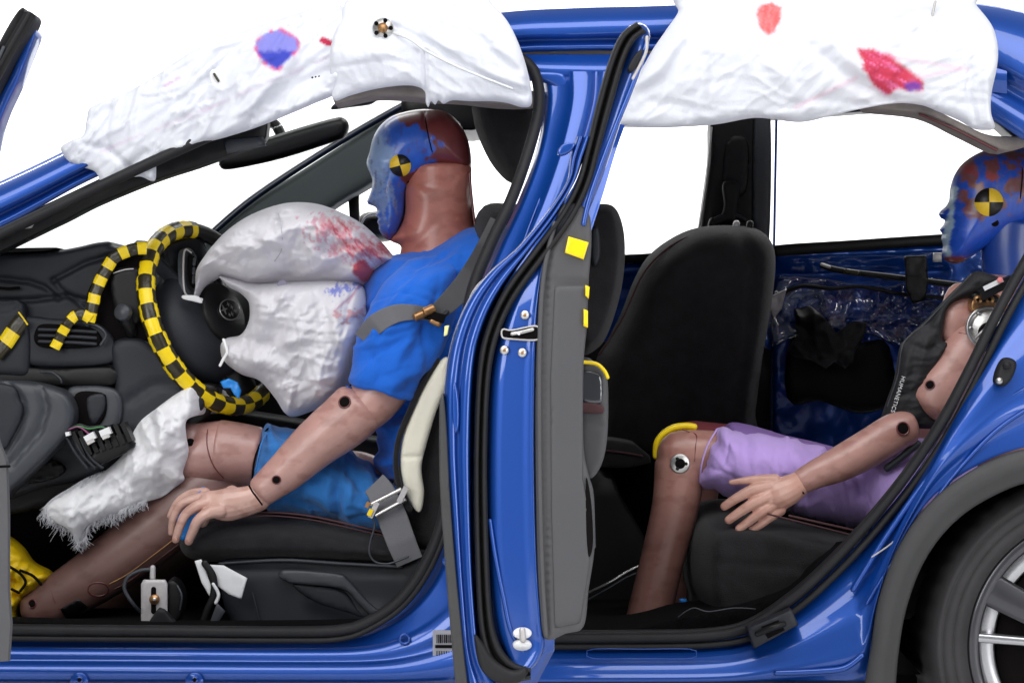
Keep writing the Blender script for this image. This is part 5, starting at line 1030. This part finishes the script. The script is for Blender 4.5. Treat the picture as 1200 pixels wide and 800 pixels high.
part('sensor_sticker', box(Q(1164, 333, .243), .042, .004, .009, .45), PAPER, rdm, flat=True); part('red_dot', disc(Q(1172, 328, .238), (0, -1, .4), .006, .001), mat('red_ink', (215, 120, 120), rough=.5), rdm)
for x in (1146, 1160): s_ = part('brass_screw', disc(Q(x, 351, .266), (0, -1, 0), m2(5, .26), .005, dome=.002), BRASS, rdm); part('screw_socket', disc(Q(x, 351, .258), (0, -1, 0), m2(2, .26), .002), HOLE, s_)
# arm
ra = fuse([limb([(1144, 400, .34, 29), (1134, 416, .335, 31), (1118, 440, .33, 32), (1102, 462, .325, 33), (1092, 476, .32, 29)], ky=.85, caps=.45, seg=32)], .0038, paint=rs_)
ra_ = part('upper_arm', ra, SKIN, rdm); raT = bvh(ra)
part('sleeve_edge', tube([hit(raT, a, b, .3)[0] for a, b in [(1124, 390), (1138, 393), (1152, 401), (1162, 412)]], .0012, seg=6), DRED, ra_)
holes([(1090, 451, 5.5)], raT, ra_)
rf = fuse([limb([(1066, 502, .30, 20), (1050, 506, .295, 23), (1020, 524, .29, 23), (985, 543, .28, 21), (955, 556, .27, 17), (938, 565, .265, 15)], ky=.9, caps=.5, seg=32)], .0033, paint=rs_)
rf_ = part('forearm', rf, SKIN, rdm); rfT = bvh(rf)
holes([(1058, 502, 7.5)], rfT, rf_)
part('wrist_ring', tube([hit(rfT, a, b, .24)[0] for a, b in [(930, 555), (934, 563), (938, 572), (942, 578)]], .0016, seg=8), HOLE, rf_)
rhd = hand([[(908, 563, .245, 8), (890, 562, .243, 6.2), (874, 563, .244, 4.8), (857, 565, .248, 3.2)],
            [(902, 570, .24, 8.5), (882, 574, .233, 7), (864, 583, .234, 6), (849, 593, .24, 5.2)],
            [(903, 580, .236, 8.5), (884, 589, .228, 7), (868, 599, .23, 6), (854, 609, .235, 5.2)],
            [(906, 591, .238, 8), (890, 601, .230, 6.6), (877, 611, .234, 5.6), (866, 619, .238, 5)],
            [(914, 597, .242, 7.5), (902, 606, .238, 5.8), (890, 615, .24, 5), (880, 621, .244, 4.3)]],
           [(936, 567, .262, 15), (924, 574, .252, 18), (910, 580, .246, 20), (902, 582, .244, 17)], skin(A(lin((204, 156, 140))), .2, 61), voxel=.0017)
hn2 = part('hand', rhd, SKIN, rdm)
# shorts and legs
spd = lambda x, y: vfolds(x, y, (830, 505, 1040, 612), 40, 32, .006, 75, 80, 70)+vfolds(x, y, (830, 505, 1040, 612), 40, 34, .004, 175, 80, 60, .1)+wr(st2(x, y), ([(868, 504), (866, 530), (862, 560)], .0022, 2), ([(822, 545), (845, 552), (862, 562)], -.003, 2.5), ([(920, 560), (930, 590), (925, 604)], -.010, 5), ([(945, 575), (950, 600)], .009, 4), ([(960, 560), (985, 590), (990, 612)], -.008, 5), ([(918, 506), (914, 540)], -.0022, 2), ([(1000, 540), (1010, 580)], -.006, 5), ([(935, 590), (960, 585)], .005, 4))+.006*(fbm(x/22, y/22, 19)-.5)+.004*folds(x, y, 70, 9, 50, 4)
rsm = fuse([pillow([(836, 502), (850, 498), (872, 503), (900, 509), (930, 518), (960, 524), (1000, 536), (1052, 540), (1080, 560), (1060, 600), (1004, 616), (985, 614), (950, 606), (915, 601), (880, 590), (850, 580), (816, 566), (816, 550), (824, 526)], .46, .13, 40, st=5), pillow([(1000, 530), (1120, 520), (1160, 620), (1040, 620), (990, 600)], .5, .2, 40, st=8)], .0048, disp=spd, relax=5)
part('shorts', rsm, SHORTP, rdm)
fs_ = fuse([pillow([(852, 497), (880, 499), (930, 513), (980, 525), (1020, 534), (1000, 560), (900, 540), (856, 520)], .74, .10, 30, st=7)], .006, disp=lambda x, y: .004*fbm(x/20, y/20, 3), relax=4)
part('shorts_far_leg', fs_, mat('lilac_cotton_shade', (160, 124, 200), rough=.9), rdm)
part('shorts_hem', tube([Q(840, 503, .38), Q(829, 522, .345), Q(822, 545, .345), Q(820, 565, .37)], .0018, seg=6), SHORTP, rdm)
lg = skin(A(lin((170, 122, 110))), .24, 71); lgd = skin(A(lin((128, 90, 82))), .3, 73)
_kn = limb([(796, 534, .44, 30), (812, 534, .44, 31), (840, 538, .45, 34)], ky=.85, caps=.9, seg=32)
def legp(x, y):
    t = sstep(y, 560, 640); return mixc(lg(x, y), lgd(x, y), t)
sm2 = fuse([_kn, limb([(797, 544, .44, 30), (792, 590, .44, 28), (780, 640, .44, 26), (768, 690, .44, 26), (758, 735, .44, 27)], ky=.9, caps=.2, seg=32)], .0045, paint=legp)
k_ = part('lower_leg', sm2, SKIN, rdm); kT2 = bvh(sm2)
hg = part('knee_hinge', disc(hit(kT2, 797, 543, .4)[0], (0, -1, 0), m2(11.5, .4), .003), STEEL, k_)
part('hinge_hub', disc(hit(kT2, 797, 543, .4)[0]+Vector((0, -.004, 0)), (0, -1, 0), m2(6, .4), .002), HOLE, hg); 
for a in (0, 2.1, 4.2): part('hinge_lug', disc(hit(kT2, 797, 543, .4)[0]+Vector((math.cos(a)*.012, -.0055, math.sin(a)*.012)), (0, -1, 0), .0035, .002), BLACKP, hg)
part('knee_strap', tube([hit(kT2, a, b, .4)[0] for a, b in [(800, 503), (808, 506), (816, 510), (815, 524), (814, 540)]], .0012, seg=6), DRED, k_)
part('kneecap_tape', tube([Q(769, 534, .46), Q(770, 519, .46), Q(778, 508, .46), Q(790, 501, .46), Q(803, 499, .46), Q(813, 500, .46)], .0075, seg=12), TAPEY, rdm)
part('far_kneecap', fuse([limb([(812, 520, .76, 28), (830, 522, .76, 28), (870, 528, .76, 30)], ky=.9)], .006, paint=const((150, 70, 78))), SKIN, rdm)
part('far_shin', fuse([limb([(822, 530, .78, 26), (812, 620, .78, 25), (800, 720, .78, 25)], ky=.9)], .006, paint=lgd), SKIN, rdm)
part('shoe', pillow([(722, 736), (728, 730), (738, 727), (742, 722), (752, 730), (760, 742), (722, 744)], .44, .04, 6, st=2.5), SHOEY, rdm)
obj('blue_clip', pillow([(796, 702), (803, 701), (806, 706), (800, 709)], .42, .006, 2, st=1.5), CYANT, label='tiny blue clip on the rear floor behind the rear dummy shin', cat='clip')
# ------------------------------------------------------------------ seat belts
bl = thing('shoulder_belt', 'grey shoulder belt across the blue shirt with a brass belt sensor', 'seat belt', Q(500, 400, .3))
def belt(pts, w, Yf, m, parent, name='webbing', tree=None):
    p = resample([(x, y, 0) for x, y in pts], 40); rows = []
    for i, q in enumerate(p):
        t = p[min(i+1, 39)]-p[max(i-1, 0)]; n = A((-t[1], t[0])); n /= np.linalg.norm(n); ww = np.interp(i/39, np.linspace(0, 1, len(w)), w); yy = Yf(q[0], q[1]) if callable(Yf) else np.interp(i/39, np.linspace(0, 1, len(Yf)), Yf)
        rows.append([(q[0]+n[0]*ww*s/2, q[1]+n[1]*ww*s/2, yy) for s in (-1, -.9, 0, .9, 1)])
    V = [Q(*a) for r in rows for a in r]; k = len(V); V += [v+Vector((0, .0025, 0)) for v in V]
    F = [(i*5+j, i*5+j+1, (i+1)*5+j+1, (i+1)*5+j) for i in range(39) for j in range(4)]; F += [tuple(a+k for a in reversed(f)) for f in F]+[(i*5, (i+1)*5, (i+1)*5+k, i*5+k) for i in range(39)]+[((i+1)*5+4, i*5+4, i*5+4+k, (i+1)*5+4+k) for i in range(39)]
    return part(name, M().add(V, F), m, parent)
def onshirt(x, y):
    h, _ = hit(shT, x, y); return (h.y if h is not None else .30)-.006
sY = lambda a: [float(v) for v in a]
y1 = onshirt(512, 352); 
belt([(590, 262), (572, 296), (550, 328), (530, 350), (508, 370)], [34, 33, 30, 26, 20], [.21, .22, min(.25, y1), y1-.012, y1-.014], BELT, bl)
pts2 = [(508, 369), (486, 366), (462, 368), (440, 380), (424, 398)]
belt(pts2, [14, 18, 22, 24, 20], [y1-.012, onshirt(486, 366)-.004, onshirt(462, 368)-.004, onshirt(442, 378)-.004, onshirt(434, 384)+.01], BELT2, bl)
for i, (x, y, r) in enumerate(((489, 370, 5), (500, 364, 5.5))):
    part('sensor_cap', tube([Q(x-3, y+2, y1-.04), Q(x+8, y-3, y1-.034)], m2(r, .25), seg=16, caps=.3), BRASS, bl)
sn_b = part('belt_sensor', box(Q(510, 371, y1-.03), .04, .02, .018, -.25), HOLE, bl, flat=True)
part('sensor_lug', tube([Q(506, 376, y1-.035), Q(514, 380, y1-.035)], .006, seg=10), BRASS, sn_b); part('sensor_lug', tube([Q(518, 372, y1-.03), Q(524, 366, y1-.03)], .005, seg=10), PLAST, sn_b)
lb = thing('lap_belt', 'light grey lap belt with a steel framed load sensor at the hip', 'seat belt', Q(460, 650, .3))
belt([(438, 566), (446, 576), (458, 602), (470, 634), (480, 658)], [30, 34, 35, 34, 32], [.30, .285, .275, .272, .275], BELT2, lb)
for (a, b), (c_2, d_2) in (((434, 591), (470, 573)), ((440, 604), (475, 585))): part('sensor_rod', tube([Q(a, b, .262), Q(c_2, d_2, .262)], m2(2.7, .26), seg=12, caps=.3), STEEL, lb)
part('sensor_frame', box(Q(472, 579, .262), .011, .018, .034, -.45), ALU, lb, flat=True); part('sensor_frame', box(Q(438, 597, .262), .010, .018, .034, -.45), ALU, lb, flat=True)
part('sensor_end', box(Q(431, 591, .258), .008, .016, .012, -.45), BRASS, lb, flat=True); part('sensor_end', box(Q(434, 600, .258), .009, .018, .014, -.45), TAPEY, lb, flat=True)
part('sensor_cable', tube([Q(436, 604, .262), Q(439, 616, .262), Q(434, 634, .262), Q(433, 648, .262), Q(440, 658, .262), Q(456, 660, .262), Q(478, 652, .262)], .0022, seg=8), PLAST2, lb)
# ------------------------------------------------------------------ curtain airbags hanging over both door openings
WH = A(lin((240, 242, 248)))
def fcp(x, y):
    one = np.ones((len(x), 3)); c = one*WH; n1 = fbm(x/6, y/6, 71); n2 = fbm(x/12, y/5, 72); P = st2(x, y)
    hexo = [(300, 52), (312, 40), (330, 35), (352, 48), (352, 60), (344, 72), (328, 87), (312, 78), (302, 66)]; ins = inside(P, hexo); d = seg_dist(P, hexo, True); sd = np.where(ins, d, -d)
    c = mixc(c, one*A(lin((120, 120, 225))), sstep(sd+3*(n1-.5), -1, 2)*.85); c = mixc(c, one*A(lin((40, 60, 190))), sstep(sd+3*(n1-.5), 1, 4)*sstep(y-62+8*(n1-.5), -3, 4)*.9)
    c = mixc(c, one*A(lin((235, 90, 140))), np.exp(-((sd-1)/2.4)**2)*sstep(n1, .35, .6)*.85)
    for a, b, w, s in (((120, 178), (250, 128), 2.2, .35), ((250, 128), (386, 70), 2.2, .25), ((190, 106), (220, 88), 1.8, .8)): c = mixc(c, one*A(lin((214, 170, 205))), np.exp(-(seg_dist(P, [a, b])/w)**2)*s*sstep(n2, .3, .5))
    c = mixc(c, one*A(lin((200, 40, 80))), sstep(4.5-seg_dist(P, [(380, 50), (390, 54)])+3*(n1-.5), 0, 2)); return c
def fcd(x, y): return .009*folds(x, y, -50, 12, 70, 81)+.006*folds(x, y, -20, 10, 70, 91)+.003*folds(x, y, -70, 6, 40, 95)+.006*(fbm(x/50, y/40, 3)-.5)+vfolds(x, y, (80, 40, 390, 200), 26, 90, .012, 71, -50, 50)+vfolds(x, y, (80, 40, 390, 210), 50, 80, .0045, 171, -50, 60, .06)+wr(st2(x, y), ([(130, 128), (126, 160), (130, 180)], -.008, 4), ([(210, 180), (240, 160), (262, 110)], .010, 6), ([(262, 160), (300, 120), (345, 70)], .012, 7), ([(225, 165), (250, 120)], -.008, 5), ([(300, 140), (350, 100), (388, 84)], -.008, 6), ([(150, 200), (172, 180)], -.006, 4), ([(100, 170), (130, 176), (160, 205)], -.007, 4))
over = lambda x, y: .045*np.clip((70-y)/70, 0, 1)**2+.0*x
def front_y(x, y): return -.02*np.exp(-(seg_dist(st2(x, y), [(110, 175), (250, 110), (390, 60)])/40)**2)+ .02*np.clip((200-x)/130, 0, 1)+over(x, y)
fc = thing('front_curtain_airbag', 'crumpled white curtain airbag with a violet hexagon mark along the windscreen pillar', 'airbag', Q(230, 200, .2))
f1 = pillow([(70, 173), (84, 164), (98, 158), (101, 140), (105, 126), (122, 118), (148, 108), (184, 88), (222, 62), (262, 44), (300, 30), (345, 14), (395, 2), (410, 40), (404, 80), (396, 108), (368, 122), (340, 134), (300, 150), (262, 162), (238, 168), (212, 178), (192, 184), (184, 190), (181, 212), (164, 207), (146, 210), (122, 219), (112, 202), (96, 196), (80, 190)], .20, .020, 9, st=2.6, disp=fcd, ymap=front_y, paint=fcp)
part('bag', f1, WHITEF, fc); f1T = bvh(f1)
part('tether_clip', pillow([(246, 84), (256, 82), (262, 92), (258, 99), (248, 100)], hit(f1T, 254, 92, .2)[0].y-.002, .003, 3, st=2), PAPER, fc)
part('clip_hole', tube([Q(251, 87, hit(f1T, 254, 92, .2)[0].y-.008), Q(256, 95, hit(f1T, 254, 92, .2)[0].y-.008)], .0025, seg=8), TAPEB, fc)
for i in range(3): part('printed_mark', disc(hit(f1T, 366+i*4, 91-i*.6, .2)[0], (0, -1, 0), .002, .0005, seg=8), HOLE, fc)
f2c = thing('front_curtain_airbag', 'smooth white curtain airbag sheet with a silver knob above the driver dummy head', 'airbag', Q(500, 120, .2))
def f2d(x, y): return .005*folds(x, y, 30, 12, 80, 101)+.003*folds(x, y, 80, 9, 50, 111)+.005*(fbm(x/60, y/50, 3)-.5)+vfolds(x, y, (390, 10, 620, 120), 20, 70, .007, 72, 30, 60)+vfolds(x, y, (390, 10, 620, 120), 34, 60, .004, 172, 35, 80, .07)+wr(st2(x, y), ([(460, 30), (520, 62), (580, 98), (616, 110)], -.014, 4), ([(500, 40), (550, 80), (612, 104)], .012, 5), ([(480, 10), (510, 30), (560, 50), (604, 84)], -.010, 6), ([(498, 62), (500, 120)], -.012, 2.5), ([(530, 10), (580, 50), (612, 90)], .010, 8), ([(400, 60), (390, 110)], -.005, 4), ([(420, 70), (470, 60)], .005, 7))
f2 = pillow([(388, 56), (398, 20), (410, -8), (480, -14), (560, -14), (578, 2), (596, 26), (610, 58), (621, 96), (623, 122), (612, 126), (594, 121), (576, 119), (552, 119), (530, 118), (520, 122), (514, 118), (510, 123), (505, 119), (502, 126), (499, 120), (498, 108), (488, 102), (470, 101), (440, 105), (412, 112), (392, 118), (388, 100)], .18, .022, 10, st=2.6, disp=f2d, ymap=lambda x, y: over(x, y)*1.2-.018*np.exp(-((y-70)/35)**2), paint=const((240, 242, 248)))
part('bag', f2, WHITEF, f2c); f2T = bvh(f2); kp = hit(f2T, 449, 34, .15)[0]
kb_ = part('tether_knob', disc(kp, (0, -1, 0), .021, .010, dome=.004), STEEL, f2c); part('knob_centre', disc(kp+Vector((0, -.014, 0)), (0, -1, 0), .010, .008, dome=.002), BRASS, kb_)
for a in range(5): part('knob_tooth', disc(kp+Vector((math.cos(a*1.26)*.016, -.013, math.sin(a*1.26)*.016)), (0, -1, 0), .004, .003), HOLE, kb_)
part('bag_strap', tube([kp+Vector((.02, -.004, -.008)), Q(480, 46, .128), Q(500, 60, .125), Q(540, 80, .125), Q(600, 104, .135)], .0025, seg=8), PAPER, f2c)
def rcp(x, y):
    one = np.ones((len(x), 3)); c = one*WH; n1 = fbm(x/6, y/9, 171); n2 = fbm(x/3, y/9, 172); P = st2(x, y)
    o1 = [(886, 18), (892, 5), (905, 2), (917, 8), (914, 24), (906, 40), (897, 44), (888, 34)]; d = seg_dist(P, o1, True); sd = np.where(inside(P, o1), d, -d)
    c = mixc(c, one*A(lin((235, 60, 55))), sstep(sd+5*(n1-.5), -1, 2)*(.6+.4*n2))
    o2 = [(1001, 58), (1020, 60), (1042, 68), (1060, 82), (1080, 100), (1078, 112), (1050, 108), (1036, 114), (1020, 104), (1006, 84)]; d = seg_dist(P, o2, True); sd = np.where(inside(P, o2), d, -d)
    c = mixc(c, one*mixc(one*A(lin((215, 15, 70))), one*A(lin((240, 110, 170))), sstep(fbm((x+.6*y)/26, (y-.6*x)/2.6, 5), .45, .75)), sstep(sd+7*(fbm((x+.6*y)/22, (y-.6*x)/3, 15)-.5), -2, 4)*.95)
    c = mixc(c, one*A(lin((120, 80, 200))), sstep(1-np.hypot((x-1066)/14, (y-104)/8)+.5*(n1-.5), .1, .5)*.8)
    for a, b, w, s in (((930, 128), (1000, 94), 2.5, .3), ((1040, 70), (1130, 84), 2.5, .25), ((1062, 96), (1120, 84), 2, .3)): c = mixc(c, one*A(lin((235, 140, 180))), np.exp(-(seg_dist(P, [a, b])/w)**2)*s)
    return c
def rcd(x, y): return .005*folds(x, y, -40, 16, 90, 181)+.004*folds(x, y, 10, 12, 90, 191)+.006*(fbm(x/80, y/50, 3)-.5)+vfolds(x, y, (730, 10, 1160, 150), 30, 90, .009, 73, -30, 90)+vfolds(x, y, (720, 10, 1160, 150), 40, 90, .004, 173, -30, 80, .06)+wr(st2(x, y), ([(722, 136), (744, 112), (780, 96), (800, 60)], -.016, 7), ([(735, 118), (770, 84), (800, 40)], .012, 8), ([(806, 140), (820, 110), (824, 70)], -.010, 7), ([(760, 120), (810, 130)], -.006, 6), ([(950, 60), (985, 90), (1040, 118)], -.014, 8), ([(970, 50), (1010, 90)], .008, 7), ([(880, 60), (930, 110), (950, 130)], .006, 9), ([(1134, 84), (1130, 110), (1140, 144)], -.010, 4), ([(1150, 96), (1156, 144)], .008, 5), ([(900, 130), (960, 118), (1030, 126)], -.006, 5), ([(850, 30), (880, 90)], .006, 10))
rc = thing('rear_curtain_airbag', 'large white curtain airbag with red and crimson paint marks above the rear door', 'airbag', Q(940, 140, .2))
r1 = pillow([(806, -14), (796, 12), (780, 36), (764, 60), (748, 88), (732, 112), (718, 138), (728, 146), (760, 150), (800, 149), (840, 146), (880, 139), (905, 140), (925, 143), (945, 143), (975, 136), (1010, 128), (1048, 122), (1078, 124), (1100, 132), (1124, 142), (1140, 151), (1154, 153), (1165, 150), (1160, 132), (1160, 110), (1166, 80), (1168, 56), (1164, 30), (1150, 4), (1140, -14), (980, -18)], .17, .028, 12, st=2.8, disp=rcd, ymap=lambda x, y: over(x, y)*1.3-.02*np.exp(-((y-90)/45)**2), paint=rcp)
part('bag', r1, WHITEF, rc); r1T = bvh(r1); hk = hit(r1T, 1094, 14, .2)[0]
part('hook', tube([Q(1096, 2, hk.y-.004), Q(1094, 12, hk.y-.006), Q(1092, 22, hk.y-.004)], .0024, seg=8), STEEL, rc); part('hook_bar', tube([Q(1086, 22, hk.y-.005), Q(1099, 22, hk.y-.005)], .0016, seg=8), PLAST2, rc)
# ------------------------------------------------------------------ tape and cloth on the far door
obj('black_cloth_patch', pillow([(930, 362), (950, 358), (966, 372), (980, 390), (1000, 376), (1016, 378), (1012, 396), (1002, 410), (1000, 424), (990, 432), (978, 424), (968, 432), (950, 422), (930, 418), (922, 410), (934, 392)], 1.50, .006, 4, st=2.6, sharp=True, disp=lambda x, y: vfolds(x, y, (920, 360, 1016, 430), 30, 26, .02, 76)), VEST, label='crumpled black cloth taped over the speaker opening of the far door', cat='cloth')
obj('black_tape_band', slab([(1060, 300), (1086, 299), (1088, 330), (1084, 352), (1070, 356), (1062, 340)], 1.47, 1.475, 1, st=4, sharp=True, disp=lambda x, y: .006*fbm(x/8, y/8, 3)), BLACKP, label='wide black tape band holding the rod on the far door beside the rear dummy', cat='tape')
obj('grey_foil_flap', pillow([(896, 350), (922, 338), (916, 362), (906, 374)], 1.47, .002, 3, st=3, sharp=True, disp=lambda x, y: .01*fbm(x/8, y/8, 3)), ALU, label='small triangular grey foil flap beside the black front seat back', cat='foil')
obj('white_tape_square', slab([(1094, 296), (1104, 296), (1104, 307), (1094, 307)], 1.46, 1.47, 1, st=4, sharp=True), ALU, label='little pale square on the far door sill under the rear dummy chin', cat='tape')
# sill lettering plate
part('sill_embossing', tube([Q(a, b, .018) for a, b in [(688, 765), (695, 760), (750, 760), (808, 760), (816, 765), (808, 771), (750, 771), (695, 771)]], .0009, seg=6, closed=True), BLUE)
